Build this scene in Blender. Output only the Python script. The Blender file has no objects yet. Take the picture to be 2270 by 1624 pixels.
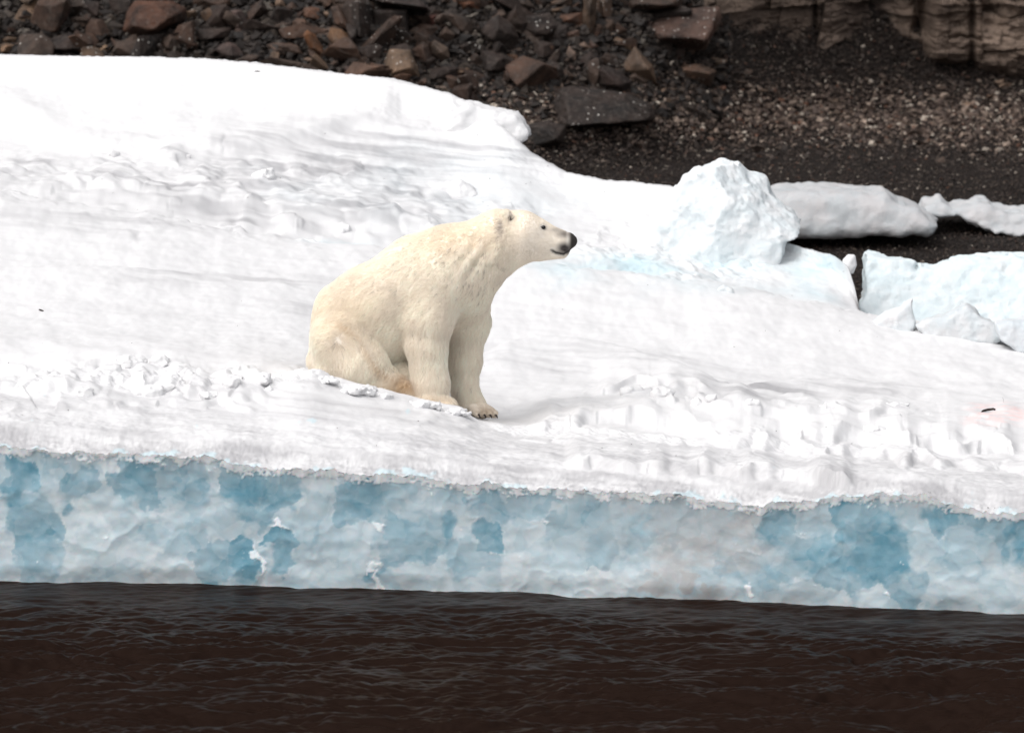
import bpy, bmesh, math, random
import numpy as np
from mathutils import Vector

random.seed(7)
RNG = np.random.default_rng(11)
SC = bpy.context.scene
COL = SC.collection

# ------------------------------------------------------------------ camera, sky, sun, exposure
AIM_Z = 1.066
PITCH = math.radians(6.5)
CAM = np.array([0.0, -60.0, AIM_Z + 60.0 * math.tan(PITCH)])
DIST = 60.0 / math.cos(PITCH)
FRAME_W = 6.1                      # metres across the frame at the bear
cam_data = bpy.data.cameras.new('camera')
cam_data.sensor_width = 36.0
cam_data.lens = 36.0 * DIST / FRAME_W
cam_data.clip_start = 0.5
cam_data.clip_end = 1000.0
cam_data.dof.use_dof = True
cam_data.dof.focus_distance = DIST
cam_data.dof.aperture_fstop = 4.5
cam = bpy.data.objects.new('camera', cam_data)
cam.location = CAM
cam.rotation_euler = (math.pi / 2 - PITCH, 0, 0)
COL.objects.link(cam)
SC.camera = cam

SUN_EL, SUN_AZ = math.radians(56), math.radians(-130)     # azimuth from +Y towards +X
world = bpy.data.worlds.new("World")
SC.world = world
world.use_nodes = True
wn = world.node_tree
wn.nodes.clear()
sky = wn.nodes.new('ShaderNodeTexSky')
sky.sky_type = 'NISHITA'
sky.sun_disc = False
sky.sun_elevation = SUN_EL
sky.sun_rotation = SUN_AZ
sky.dust_density = 4.0
hs = wn.nodes.new('ShaderNodeHueSaturation')
hs.inputs['Saturation'].default_value = 0.25
bg = wn.nodes.new('ShaderNodeBackground')
bg.inputs['Strength'].default_value = 0.12
wo = wn.nodes.new('ShaderNodeOutputWorld')
wn.links.new(sky.outputs[0], hs.inputs['Color'])
wn.links.new(hs.outputs[0], bg.inputs['Color'])
wn.links.new(bg.outputs[0], wo.inputs['Surface'])

sl = bpy.data.lights.new('sun', 'SUN')
sl.energy = 1.5
sl.angle = math.radians(110)
sl.color = (1.0, 0.975, 0.95)
sun = bpy.data.objects.new('sun', sl)
sd = Vector((math.sin(SUN_AZ) * math.cos(SUN_EL), math.cos(SUN_AZ) * math.cos(SUN_EL), math.sin(SUN_EL)))
sun.rotation_euler = (-sd).to_track_quat('-Z', 'Y').to_euler()
COL.objects.link(sun)

SC.view_settings.view_transform = 'Standard'
SC.view_settings.look = 'None'
SC.view_settings.exposure = 0.5
SC.view_settings.gamma = 1.0

# ------------------------------------------------------------------ numpy helpers
PIX = 2270.0
SCL = FRAME_W / PIX / DIST
FWD = np.array([0, math.cos(PITCH), -math.sin(PITCH)])
UPV = np.array([0, math.sin(PITCH), math.cos(PITCH)])


def ray(px, py):
    a = (np.asarray(px, float) - 1135.0) * SCL
    b = -(np.asarray(py, float) - 812.0) * SCL
    dy = FWD[1] + UPV[1] * b
    dz = FWD[2] + UPV[2] * b
    return a, dy, dz


def at(px, py, Y):
    """place of a picture coordinate on the plane y = Y"""
    a, dy, dz = ray(px, py)
    t = (np.asarray(Y, float) + 60.0) / dy
    return a * t, CAM[1] + dy * t, CAM[2] + dz * t


def at_z(px, py, z):
    a, dy, dz = ray(px, py)
    t = (z - CAM[2]) / dz
    return a * t, CAM[1] + dy * t, z + 0 * t


def project(x, y, z):
    d = (y + 60) * FWD[1] + (z - CAM[2]) * FWD[2]
    u = (y + 60) * UPV[1] + (z - CAM[2]) * UPV[2]
    return 1135.0 + x / d / SCL, 812.0 - u / d / SCL


def h2(ix, iy, seed=0):
    h = (ix.astype(np.int64) * 374761393 + iy.astype(np.int64) * 668265263 + seed * 974711) & 0x7fffffff
    h = ((h ^ (h >> 13)) * 1274126177) & 0x7fffffff
    h = h ^ (h >> 16)
    h = (h * 1597334677) & 0x7fffffff
    return (h ^ (h >> 15)) & 0x7fffffff


def rnd2(ix, iy, seed=0):
    return (h2(ix, iy, seed) % 1000003) / 1000003.0


def noise2(x, y, seed=0):
    x0 = np.floor(x); y0 = np.floor(y)
    fx = x - x0; fy = y - y0
    ix = x0.astype(np.int64); iy = y0.astype(np.int64)
    def g(dx, dy):
        a = rnd2(ix + dx, iy + dy, seed) * 2 * np.pi
        return np.cos(a) * (fx - dx) + np.sin(a) * (fy - dy)
    u = fx * fx * fx * (fx * (fx * 6 - 15) + 10)
    v = fy * fy * fy * (fy * (fy * 6 - 15) + 10)
    a = g(0, 0); b = g(1, 0); c = g(0, 1); d = g(1, 1)
    return 1.5 * ((a * (1 - u) + b * u) * (1 - v) + (c * (1 - u) + d * u) * v)


def fbm2(x, y, oct=4, seed=0, gain=0.5):
    s = 0; a = 1.0; f = 1.0
    for i in range(oct):
        s = s + a * noise2(x * f + 17.3 * i, y * f - 9.1 * i, seed + i)
        a *= gain; f *= 2.03
    return s


def noise3(x, y, z, seed=0):
    # three-dimensional value noise, smooth
    x0 = np.floor(x); y0 = np.floor(y); z0 = np.floor(z)
    fx = x - x0; fy = y - y0; fz = z - z0
    ix = x0.astype(np.int64); iy = y0.astype(np.int64); iz = z0.astype(np.int64)
    u = fx * fx * (3 - 2 * fx); v = fy * fy * (3 - 2 * fy); w = fz * fz * (3 - 2 * fz)
    def g(dx, dy, dz):
        return rnd2(ix + dx + (iz + dz) * 7919, iy + dy, seed)
    r = 0
    for dz, ww in ((0, 1 - w), (1, w)):
        r = r + ww * ((g(0, 0, dz) * (1 - u) + g(1, 0, dz) * u) * (1 - v) + (g(0, 1, dz) * (1 - u) + g(1, 1, dz) * u) * v)
    return r * 2 - 1


def fbm3(x, y, z, oct=3, seed=0):
    s = 0; a = 1.0; f = 1.0
    for i in range(oct):
        s = s + a * noise3(x * f, y * f, z * f, seed + i); a *= 0.5; f *= 2.1
    return s


def worley2(x, y, seed=0):
    x0 = np.floor(x).astype(np.int64); y0 = np.floor(y).astype(np.int64)
    f1 = np.full(x.shape, 9.0); f2 = np.full(x.shape, 9.0); cid = np.zeros(x.shape)
    for dx in (-1, 0, 1):
        for dy in (-1, 0, 1):
            cx = x0 + dx; cy = y0 + dy
            jx = cx + rnd2(cx, cy, seed); jy = cy + rnd2(cx, cy, seed + 1)
            d = np.hypot(x - jx, y - jy)
            r = rnd2(cx, cy, seed + 2)
            near = d < f1
            f2 = np.where(near, f1, np.minimum(f2, d))
            cid = np.where(near, r, cid)
            f1 = np.where(near, d, f1)
    return f1, f2, cid


def sstep(a, b, x):
    t = np.clip((x - a) / (b - a), 0, 1)
    return t * t * (3 - 2 * t)


def blur1(a, sig):
    if sig <= 0:
        return a
    r = int(sig * 3) + 1
    k = np.exp(-0.5 * (np.arange(-r, r + 1) / sig) ** 2); k /= k.sum()
    return np.convolve(np.pad(a, r, mode='edge'), k, mode='valid')


def poly(px, pts, sig=0.0):
    p = np.array(pts, float)
    v = np.interp(px, p[:, 0], p[:, 1])
    return blur1(v, sig) if sig else v


# ------------------------------------------------------------------ mesh helpers
def link(name, me, parent=None, mat=None):
    o = bpy.data.objects.new(name, me)
    COL.objects.link(o)
    if parent is not None:
        o.parent = parent
    if mat is not None:
        me.materials.append(mat)
    return o


def mesh_arrays(name, V, F, smooth=True):
    """V (n,3), F (m,k) -> mesh"""
    V = np.ascontiguousarray(V, np.float32); F = np.ascontiguousarray(F, np.int32)
    me = bpy.data.meshes.new(name)
    me.vertices.add(len(V)); me.vertices.foreach_set('co', V.ravel())
    m, k = F.shape
    me.loops.add(m * k); me.loops.foreach_set('vertex_index', F.ravel())
    me.polygons.add(m)
    me.polygons.foreach_set('loop_start', np.arange(0, m * k, k, dtype=np.int32))
    me.polygons.foreach_set('use_smooth', np.full(m, smooth, bool))
    me.update(calc_edges=True)
    return me


def add_attr(me, name, arr):
    arr = np.asarray(arr, np.float32)
    if arr.ndim == 1:
        a = me.attributes.new(name, 'FLOAT', 'POINT'); a.data.foreach_set('value', arr)
    else:
        if arr.shape[1] == 3:
            arr = np.concatenate([arr, np.ones((len(arr), 1), np.float32)], 1)
        a = me.attributes.new(name, 'FLOAT_COLOR', 'POINT'); a.data.foreach_set('color', np.ascontiguousarray(arr).ravel())


def grid_faces(nr, nc, flip=False):
    i = np.arange(nr - 1)[:, None] * nc + np.arange(nc - 1)[None, :]
    F = np.stack([i, i + 1, i + nc + 1, i + nc], -1).reshape(-1, 4)
    return F[:, ::-1] if flip else F


def surface_nets(f, org, h):
    """closed surface of f<0 on a regular grid"""
    s = f < 0
    nx, ny, nz = f.shape
    c = np.zeros((nx - 1, ny - 1, nz - 1), np.int8)
    for dx in (0, 1):
        for dy in (0, 1):
            for dz in (0, 1):
                c += s[dx:nx - 1 + dx, dy:ny - 1 + dy, dz:nz - 1 + dz]
    act = (c > 0) & (c < 8)
    ids = np.full(act.shape, -1, np.int64)
    cells = np.argwhere(act)
    ids[act] = np.arange(len(cells))
    corners = [(dx, dy, dz) for dx in (0, 1) for dy in (0, 1) for dz in (0, 1)]
    val = {k: f[cells[:, 0] + k[0], cells[:, 1] + k[1], cells[:, 2] + k[2]] for k in corners}
    acc = np.zeros((len(cells), 3)); cnt = np.zeros(len(cells))
    for a in corners:
        for ax in range(3):
            if a[ax] == 0:
                b = list(a); b[ax] = 1; b = tuple(b)
                va, vb = val[a], val[b]
                m = (va < 0) != (vb < 0)
                t = np.where(m, va / np.where(m, va - vb, 1), 0)
                p = np.array(a, float)[None, :] + t[:, None] * (np.array(b, float) - np.array(a, float))[None, :]
                acc += np.where(m[:, None], p, 0); cnt += m
    V = (cells + acc / np.maximum(cnt, 1)[:, None]) * h + np.array(org)
    quads = []
    for ax in range(3):
        o1, o2 = [(1, 2), (2, 0), (0, 1)][ax]
        sl0 = [slice(None)] * 3; sl1 = [slice(None)] * 3
        sl0[ax] = slice(0, -1); sl1[ax] = slice(1, None)
        e = s[tuple(sl0)] != s[tuple(sl1)]
        ii = np.argwhere(e)
        ok = (ii[:, o1] > 0) & (ii[:, o2] > 0) & (ii[:, o1] < f.shape[o1] - 1) & (ii[:, o2] < f.shape[o2] - 1)
        ii = ii[ok]
        inside = s[ii[:, 0], ii[:, 1], ii[:, 2]]
        def cid(d1, d2):
            j = ii.copy(); j[:, o1] += d1; j[:, o2] += d2
            return ids[j[:, 0], j[:, 1], j[:, 2]]
        q = np.stack([cid(-1, -1), cid(0, -1), cid(0, 0), cid(-1, 0)], 1)
        q = np.where(inside[:, None], q, q[:, ::-1])
        quads.append(q)
    return V, np.concatenate(quads)


def vnormals(V, F):
    n = np.cross(V[F[:, 2]] - V[F[:, 0]], V[F[:, 3]] - V[F[:, 1]])
    N = np.zeros_like(V)
    for k in range(4):
        np.add.at(N, F[:, k], n)
    return N / (np.linalg.norm(N, axis=1)[:, None] + 1e-12)


def laplace(V, F, it=2, lam=0.5):
    E = np.concatenate([F[:, [0, 1]], F[:, [1, 2]], F[:, [2, 3]], F[:, [3, 0]]])
    for _ in range(it):
        S = np.zeros_like(V); C = np.zeros(len(V))
        np.add.at(S, E[:, 0], V[E[:, 1]]); np.add.at(C, E[:, 0], 1)
        np.add.at(S, E[:, 1], V[E[:, 0]]); np.add.at(C, E[:, 1], 1)
        V = V + lam * (S / C[:, None] - V)
    return V


def tag(o, label=None, cat=None, group=None, kind=None):
    if label: o['label'] = label
    if cat: o['category'] = cat
    if group: o['group'] = group
    if kind: o['kind'] = kind
    return o


def empty(name, loc):
    o = bpy.data.objects.new(name, None)
    o.location = loc
    COL.objects.link(o)
    return o


# ------------------------------------------------------------------ materials
def new_mat(name):
    m = bpy.data.materials.new(name); m.use_nodes = True
    nt = m.node_tree; nt.nodes.clear()
    out = nt.nodes.new('ShaderNodeOutputMaterial')
    p = nt.nodes.new('ShaderNodeBsdfPrincipled')
    nt.links.new(p.outputs[0], out.inputs['Surface'])
    return m, nt, p


class NT:
    def __init__(s, nt): s.nt = nt
    def n(s, t, **kw):
        x = s.nt.nodes.new(t)
        for k, v in kw.items(): setattr(x, k, v)
        return x
    def l(s, a, b): s.nt.links.new(a, b)
    def val(s, x, sock):
        if isinstance(x, (int, float)): sock.default_value = x
        elif isinstance(x, tuple): sock.default_value = (*x, 1.0) if len(x) == 3 else x
        else: s.l(x, sock)
    def math(s, op, a, b=0.0, clamp=False):
        x = s.n('ShaderNodeMath', operation=op, use_clamp=clamp)
        s.val(a, x.inputs[0]); s.val(b, x.inputs[1]); return x.outputs[0]
    def mix(s, f, a, b, mode='MIX'):
        x = s.n('ShaderNodeMix', data_type='RGBA', blend_type=mode)
        s.val(f, x.inputs[0]); s.val(a, x.inputs[6]); s.val(b, x.inputs[7]); return x.outputs[2]
    def attr(s, name, out='Fac'):
        x = s.n('ShaderNodeAttribute', attribute_name=name); return x.outputs[out]
    def noise(s, scale, detail=4, rough=0.55, vec=None, out='Fac'):
        x = s.n('ShaderNodeTexNoise'); x.inputs['Scale'].default_value = scale
        x.inputs['Detail'].default_value = detail; x.inputs['Roughness'].default_value = rough
        if vec is not None: s.l(vec, x.inputs['Vector'])
        return x.outputs[out]
    def ramp(s, fac, a, b, c0=(0, 0, 0), c1=(1, 1, 1)):
        x = s.n('ShaderNodeValToRGB'); s.l(fac, x.inputs[0])
        e = x.color_ramp.elements
        e[0].position = a; e[1].position = b; e[0].color = (*c0, 1); e[1].color = (*c1, 1)
        return x.outputs[0]
    def bump(s, h, strength, dist, nrm=None):
        x = s.n('ShaderNodeBump'); x.inputs['Strength'].default_value = strength; x.inputs['Distance'].default_value = dist
        s.l(h, x.inputs['Height'])
        if nrm is not None: s.l(nrm, x.inputs['Normal'])
        return x.outputs[0]
    def pos(s):
        return s.n('ShaderNodeNewGeometry').outputs['Position']
    def obj(s):
        return s.n('ShaderNodeTexCoord').outputs['Object']


def snow_material():
    m, nt, p = new_mat('snow')
    g = NT(nt); pos = g.pos()
    n1 = g.noise(9, 6, 0.6, pos); n2 = g.noise(70, 4, 0.6, pos); n3 = g.noise(260, 2, 0.6, pos)
    c = g.mix(g.ramp(n1, 0.35, 0.65), (0.655, 0.65, 0.655), (0.69, 0.688, 0.692))
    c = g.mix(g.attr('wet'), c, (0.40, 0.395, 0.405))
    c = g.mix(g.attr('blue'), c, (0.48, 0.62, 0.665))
    c = g.mix(g.attr('pink'), c, (0.84, 0.60, 0.58))
    c = g.mix(g.ramp(n3, 0.68, 0.80), c, (0.5, 0.48, 0.46))
    g.l(c, p.inputs['Base Color'])
    p.inputs['Roughness'].default_value = 0.7
    p.inputs['Specular IOR Level'].default_value = 0.25
    b = g.bump(n2, 0.06, 0.010)
    b = g.bump(n3, 0.2, 0.005, b)
    g.l(b, p.inputs['Normal'])
    return m


def ice_material():
    m, nt, p = new_mat('glacier_ice')
    g = NT(nt); pos = g.pos()
    n1 = g.noise(6, 6, 0.6, pos); n2 = g.noise(40, 4, 0.6, pos); n3 = g.noise(220, 2, 0.6, pos)
    deep = g.attr('deep')
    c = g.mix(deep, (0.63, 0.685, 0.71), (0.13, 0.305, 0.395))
    c = g.mix(g.math('MULTIPLY', g.ramp(n1, 0.42, 0.68), 0.45), c, (0.40, 0.55, 0.62))
    c = g.mix(g.attr('grey'), c, (0.47, 0.46, 0.46))
    c = g.mix(g.attr('white'), c, (0.86, 0.87, 0.88))
    g.l(c, p.inputs['Base Color'])
    p.inputs['Roughness'].default_value = 0.42
    p.inputs['Subsurface Weight'].default_value = 0.5
    p.inputs['Subsurface Radius'].default_value = (0.25, 0.7, 1.0)
    p.inputs['Subsurface Scale'].default_value = 0.03
    p.inputs['Specular IOR Level'].default_value = 0.35
    b = g.bump(n2, 0.06, 0.012)
    b = g.bump(n3, 0.10, 0.004, b)
    g.l(b, p.inputs['Normal'])
    return m


def block_material():
    m, nt, p = new_mat('white_ice')
    g = NT(nt); pos = g.pos()
    n1 = g.noise(7, 6, 0.6, pos); n2 = g.noise(60, 5, 0.65, pos); n3 = g.noise(240, 2, 0.6, pos)
    oi = g.n('ShaderNodeObjectInfo')
    c = g.mix(g.ramp(n1, 0.4, 0.65), (0.66, 0.71, 0.73), (0.74, 0.745, 0.75))
    c = g.mix(1.0, c, oi.outputs['Color'], 'MULTIPLY')
    g.l(c, p.inputs['Base Color'])
    p.inputs['Roughness'].default_value = 0.6
    p.inputs['Specular IOR Level'].default_value = 0.3
    b = g.bump(n2, 0.4, 0.02)
    b = g.bump(n3, 0.3, 0.006, b)
    g.l(b, p.inputs['Normal'])
    return m


def rock_material():
    m, nt, p = new_mat('rock')
    g = NT(nt)
    pos = g.pos()
    oi = g.n('ShaderNodeObjectInfo')
    n1 = g.noise(5, 7, 0.65, pos); n2 = g.noise(28, 6, 0.65, pos); n3 = g.noise(130, 3, 0.6, pos)
    c = g.mix(g.ramp(n1, 0.35, 0.7), (0.16, 0.135, 0.115), (0.90, 0.70, 0.58))
    c = g.mix(1.0, oi.outputs['Color'], c, 'MULTIPLY')
    c = g.mix(g.math('MULTIPLY', g.ramp(n2, 0.5, 0.75), 0.55), c, (0.10, 0.08, 0.068))
    v = g.n('ShaderNodeTexVoronoi'); v.inputs['Scale'].default_value = 26; g.l(pos, v.inputs['Vector'])
    spot = g.math('LESS_THAN', v.outputs['Distance'], 0.22)
    rv = g.math('GREATER_THAN', g.n('ShaderNodeSeparateColor').outputs[0], 0.5)
    sc = rv.node.inputs[0].links[0].from_node; g.l(v.outputs['Color'], sc.inputs[0])
    area = g.math('GREATER_THAN', g.math('ADD', g.noise(4, 3, 0.5, pos), oi.outputs['Alpha']), 0.98)
    spot = g.math('MULTIPLY', g.math('MULTIPLY', spot, rv), area)
    sp = g.math('MULTIPLY', spot, g.ramp(n3, 0.35, 0.6))
    c = g.mix(sp, c, (0.52, 0.49, 0.45))
    g.l(c, p.inputs['Base Color'])
    p.inputs['Roughness'].default_value = 0.72
    p.inputs['Specular IOR Level'].default_value = 0.35
    b = g.bump(n2, 0.5, 0.03)
    b = g.bump(n3, 0.4, 0.01, b)
    g.l(b, p.inputs['Normal'])
    return m


def stones_material():
    m, nt, p = new_mat('stones')
    g = NT(nt); pos = g.pos()
    n2 = g.noise(60, 4, 0.6, pos)
    c = g.mix(1.0, g.attr('tint', 'Color'), g.mix(n2, (0.6, 0.6, 0.6), (1.4, 1.4, 1.4)), 'MULTIPLY')
    g.l(c, p.inputs['Base Color'])
    p.inputs['Roughness'].default_value = 0.65
    p.inputs['Specular IOR Level'].default_value = 0.3
    return m


def ground_material():
    m, nt, p = new_mat('gravel_ground')
    g = NT(nt); pos = g.pos()
    n1 = g.noise(3, 5, 0.6, pos); n2 = g.noise(45, 6, 0.7, pos)
    v = g.n('ShaderNodeTexVoronoi'); v.inputs['Scale'].default_value = 45; g.l(pos, v.inputs['Vector'])
    c = g.mix(g.ramp(n2, 0.3, 0.75), (0.005, 0.0035, 0.003), (0.022, 0.016, 0.013))  # near-black tones put crevice shade into the ground colour
    c = g.mix(g.math('MULTIPLY', g.ramp(n1, 0.4, 0.7), 0.5), c, (0.028, 0.019, 0.016))
    g.l(c, p.inputs['Base Color'])
    p.inputs['Roughness'].default_value = 0.8
    p.inputs['Specular IOR Level'].default_value = 0.2
    b = g.bump(v.outputs['Distance'], 0.8, 0.03)
    b = g.bump(n2, 0.7, 0.03, b)
    g.l(b, p.inputs['Normal'])
    return m


def cliff_material():
    m, nt, p = new_mat('cliff_rock')
    g = NT(nt); pos = g.pos()
    n1 = g.noise(2.2, 6, 0.6, pos); n2 = g.noise(22, 6, 0.65, pos); n3 = g.noise(110, 3, 0.6, pos)
    mp = g.n('ShaderNodeMapping'); mp.inputs['Scale'].default_value = (1.2, 1.2, 14); g.l(pos, mp.inputs['Vector'])
    st = g.noise(2.0, 5, 0.6, mp.outputs[0])
    c = g.mix(g.ramp(n1, 0.35, 0.65), (0.085, 0.061, 0.048), (0.22, 0.162, 0.125))
    c = g.mix(g.math('MULTIPLY', g.ramp(st, 0.45, 0.7), 0.4), c, (0.09, 0.068, 0.055))
    c = g.mix(g.attr('patch'), c, (0.05, 0.036, 0.03))
    c = g.mix(g.math('MULTIPLY', g.ramp(n2, 0.5, 0.8), 0.4), c, (0.06, 0.045, 0.038))
    g.l(c, p.inputs['Base Color'])
    p.inputs['Roughness'].default_value = 0.8
    p.inputs['Specular IOR Level'].default_value = 0.25
    b = g.bump(st, 0.4, 0.03)
    b = g.bump(n2, 0.5, 0.03, b)
    b = g.bump(n3, 0.4, 0.01, b)
    g.l(b, p.inputs['Normal'])
    return m


def water_material():
    m, nt, p = new_mat('sea_water')
    g = NT(nt); pos = g.pos()
    p.inputs['Base Color'].default_value = (0.0125, 0.0070, 0.0052, 1)
    p.inputs['Roughness'].default_value = 0.28
    p.inputs['IOR'].default_value = 1.33
    p.inputs['Specular IOR Level'].default_value = 0.014
    p.inputs['Specular Tint'].default_value = (1.0, 0.80, 0.68, 1)
    mp = g.n('ShaderNodeMapping'); mp.inputs['Scale'].default_value = (0.6, 1.0, 1.0); g.l(pos, mp.inputs['Vector'])
    n1 = g.noise(14, 4, 0.6, mp.outputs[0])
    g.l(g.bump(n1, 0.2, 0.015), p.inputs['Normal'])
    return m


def plain(name, col, rough=0.6, spec=0.3, ns=60, amt=0.3):
    m, nt, p = new_mat(name)
    g = NT(nt)
    n = g.noise(ns, 4, 0.6, g.pos())
    c = g.mix(n, tuple(v * (1 - amt) for v in col), tuple(v * (1 + amt) for v in col))
    g.l(c, p.inputs['Base Color'])
    p.inputs['Roughness'].default_value = rough
    p.inputs['Specular IOR Level'].default_value = spec
    return m


M_SNOW = snow_material(); M_ICE = ice_material(); M_BLOCK = block_material()
M_ROCK = rock_material(); M_STONES = stones_material(); M_GROUND = ground_material()
M_CLIFF = cliff_material(); M_WATER = water_material()
M_DARK = plain('dark_scrap', (0.03, 0.022, 0.018))
M_NOSE = plain('nose_skin', (0.012, 0.011, 0.011), 0.45, 0.4, 200)
M_EYE = plain('eye', (0.006, 0.005, 0.005), 0.12, 0.5, 50)
M_CLAW = plain('claw_horn', (0.035, 0.025, 0.02), 0.35, 0.4, 80)


# ------------------------------------------------------------------ ground: sea bed, beach, scree slope in one sheet
def toe(x):
    return np.interp(x, [-60, -3.5, -1.0, 1.0, 2.2, 3.0, 60], [13.6, 13.6, 13.4, 14.6, 17.0, 17.8, 17.8])


def ground_h(x, y):
    x = np.asarray(x, float); y = np.asarray(y, float)
    z = 0.15 + 0.065 * (y - 4)
    d = y - toe(x)
    z = z + np.where(d > 0, 0.62 * (np.sqrt(d * d + 0.25) - 0.5), 0) + 0.55 * np.maximum(d - 5, 0)
    z = np.minimum(z, 70 + 0 * z)
    return np.maximum(z, -2.5)


def on_ground(px, py):
    px = np.asarray(px, float); py = np.asarray(py, float)
    lo = np.full(px.shape, 2.0); hi = np.full(px.shape, 60.0)
    for _ in range(40):
        mid = (lo + hi) / 2
        x, y, z = at(px, py, mid)
        above = z > ground_h(x, y)
        lo = np.where(above, mid, lo); hi = np.where(above, hi, mid)
    return at(px, py, lo)


def stretch(a, b, n, far, nf=14):
    c = np.linspace(a, b, n)
    k = np.linspace(0, 1, nf + 1)[1:] ** 2
    return np.concatenate([(a - k * (a + far))[::-1], c, b + k * (far - b)])


gx = stretch(-7, 7, 240, 160)
gy = np.concatenate([np.linspace(-90, 4, 40), np.linspace(4.1, 22, 260), np.linspace(22.5, 160, 60)])
GX, GY = np.meshgrid(gx, gy)
GZ = ground_h(GX, GY)
GZ = GZ + np.where((GY > 3), 0.004 * fbm2(GX * 2.5, GY * 2.5, 4, 5) - 0.006 + sstep(0, 1.5, GY - toe(GX)) * (0.03 * fbm2(GX * 1.3, GY * 1.3, 4, 6) - 0.03), 0)
o = link('ground', mesh_arrays('ground', np.stack([GX, GY, GZ], -1).reshape(-1, 3), grid_faces(*GX.shape)), None, M_GROUND)
tag(o, kind='structure')

# ------------------------------------------------------------------ sea
wx = stretch(-4.6, 4.6, 720, 160, 20)
wy = np.concatenate([np.linspace(-110, -16.2, 60), np.linspace(-16, 0.0, 1000), np.linspace(0.2, 2.2, 8)])
WX, WY = np.meshgrid(wx, wy)
WZ = np.zeros_like(WX)
wxp = WX + 0.15 * fbm2(WX * 0.9, WY * 0.9, 2, 77); wyp = WY + 0.12 * fbm2(WX * 0.8 + 9, WY * 0.8, 2, 79)
for (fx_, fy_, am, sd__) in ((0.7, 1.2, .040, 1), (1.6, 2.6, .036, 2), (3.2, 5.2, .022, 3), (7.0, 11.0, .014, 4), (15.0, 22.0, .008, 5)):
    nn = noise2(wxp * fx_ + 0.35 * wyp * fx_, wyp * fy_ - 0.2 * wxp * fy_, 700 + sd__)
    WZ += am * (nn - 0.35 * np.abs(nn))
gust = 0.9 + 0.5 * fbm2(WX * 0.35, WY * 0.25, 3, 91)
WZ *= np.clip(gust, 0.5, 1.4)
WZ *= (sstep(-40, -15, WY) * 0.85 + 0.15)
calm = -1.8 - 0.29 * (WX + 3.05)
WZ *= 0.40 + 0.60 * sstep(0.0, 1.0, calm - WY)
WZ *= 1.0 + 0.15 * sstep(0.2, 3.2, calm - WY)
o = link('water', mesh_arrays('water', np.stack([WX, WY, WZ], -1).reshape(-1, 3), grid_faces(*WX.shape)), None, M_WATER)
tag(o, kind='structure')

# ------------------------------------------------------------------ ice floe: snow top lofted over curves
NC = 1240
PX = np.linspace(-720, 2990, NC)
dpx = PX[1] - PX[0]
S = lambda v: v / dpx                     # picture units -> samples
WL = poly(PX, [(-720, 1262), (0, 1287), (1135, 1312), (1700, 1338), (2270, 1362), (2990, 1392)], S(60))
_, YW, _ = at_z(PX, WL, 0.0)
LIP = poly(PX, [(-720, 955), (0, 988), (150, 1003), (300, 1010), (480, 1020), (600, 1040), (760, 1050), (900, 1058), (1100, 1082),
                (1300, 1092), (1500, 1104), (1650, 1118), (1740, 1122), (1830, 1106), (1930, 1098), (2050, 1104), (2150, 1132), (2270, 1140), (2990, 1200)], S(18))
jag = 8 * fbm2(PX / 70.0, PX * 0 + 3.3, 2, 21)
LIPJ = LIP + jag
RIM_PTS = [(-720, 835), (0, 862), (250, 850), (450, 862), (600, 850), (660, 830), (760, 853), (900, 884), (1030, 916), (1060, 936), (1120, 946), (1180, 950),
           (1350, 955), (1550, 980), (1750, 1000), (2000, 1005), (2270, 1018), (2990, 1060)]
RIM = poly(PX, RIM_PTS, S(14))
YR = poly(PX, [(-720, -0.5), (0, -0.55), (700, -0.5), (1040, -0.4), (1200, -0.5), (1600, -0.9), (2270, -1.3), (2990, -1.9)], S(60))
hol = np.exp(-((PX - 880) / 190.0) ** 2)
K = []
K.append((LIPJ + 5, YW + 0.05))
K.append((LIPJ, YW + 0.0))
K.append((LIPJ - 14, YW + 0.07))
K.append((LIP - 55, YW + 0.36))
K.append((0.5 * (RIM + LIP) - 22, 0.5 * (YW + YR)))
K.append((RIM + 14, YR - 0.16))
K.append((RIM, YR))
K.append((RIM - 6 + 14 * hol, YR + 0.28))
K.append((poly(PX, [(-720, 740), (0, 770), (600, 800), (850, 872), (990, 908), (1060, 930), (1110, 932), (1180, 918), (1260, 902), (1640, 910), (2270, 945), (2990, 990)], S(18)), 0.35 + 0 * PX + np.minimum(0, YR + 0.6) * 0.6))
K.append((poly(PX, [(-720, 690), (0, 715), (680, 762), (900, 840), (1080, 870), (1300, 866), (1640, 876), (2270, 912), (2990, 945)], S(50)), 1.4 + 0 * PX))
K.append((poly(PX, [(-720, 570), (0, 605), (700, 670), (1100, 768), (1600, 802), (2270, 856), (2990, 900)], S(50)), 3.0 + 0 * PX))
CREST = poly(PX, [(-720, 400), (0, 442), (250, 478), (450, 512), (650, 540), (830, 560), (1000, 580), (1270, 607), (1600, 645), (1900, 706), (2270, 768), (2990, 850)], S(30))
K.append((CREST, 5.0 + 0 * PX))
K.append((CREST - 3, 5.5 + 0 * PX))
EDGE = poly(PX, [(-720, 150), (-300, 126), (0, 121), (300, 126), (450, 130), (570, 138), (720, 158), (900, 182), (1000, 208), (1050, 234), (1100, 266), (1140, 302), (1180, 338), (1250, 379), (1340, 398), (1420, 404), (1500, 415), (1600, 440), (1700, 520), (1745, 540), (1790, 552), (1850, 566), (1880, 590), (1896, 640),
                 (1906, 694), (1930, 712), (2270, 775), (2990, 855)], S(3))
EDGEN = EDGE + 2.0 * fbm2(PX / 16.0, PX * 0 + 1.3, 3, 31) * sstep(-100, 300, PX)
YE = poly(PX, [(-720, 10.3), (0, 10), (1000, 9.2), (1150, 8.6), (1500, 8.0), (1750, 7.2), (1890, 6.4), (1935, 5.9), (2990, 5.9)], S(12))
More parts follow.
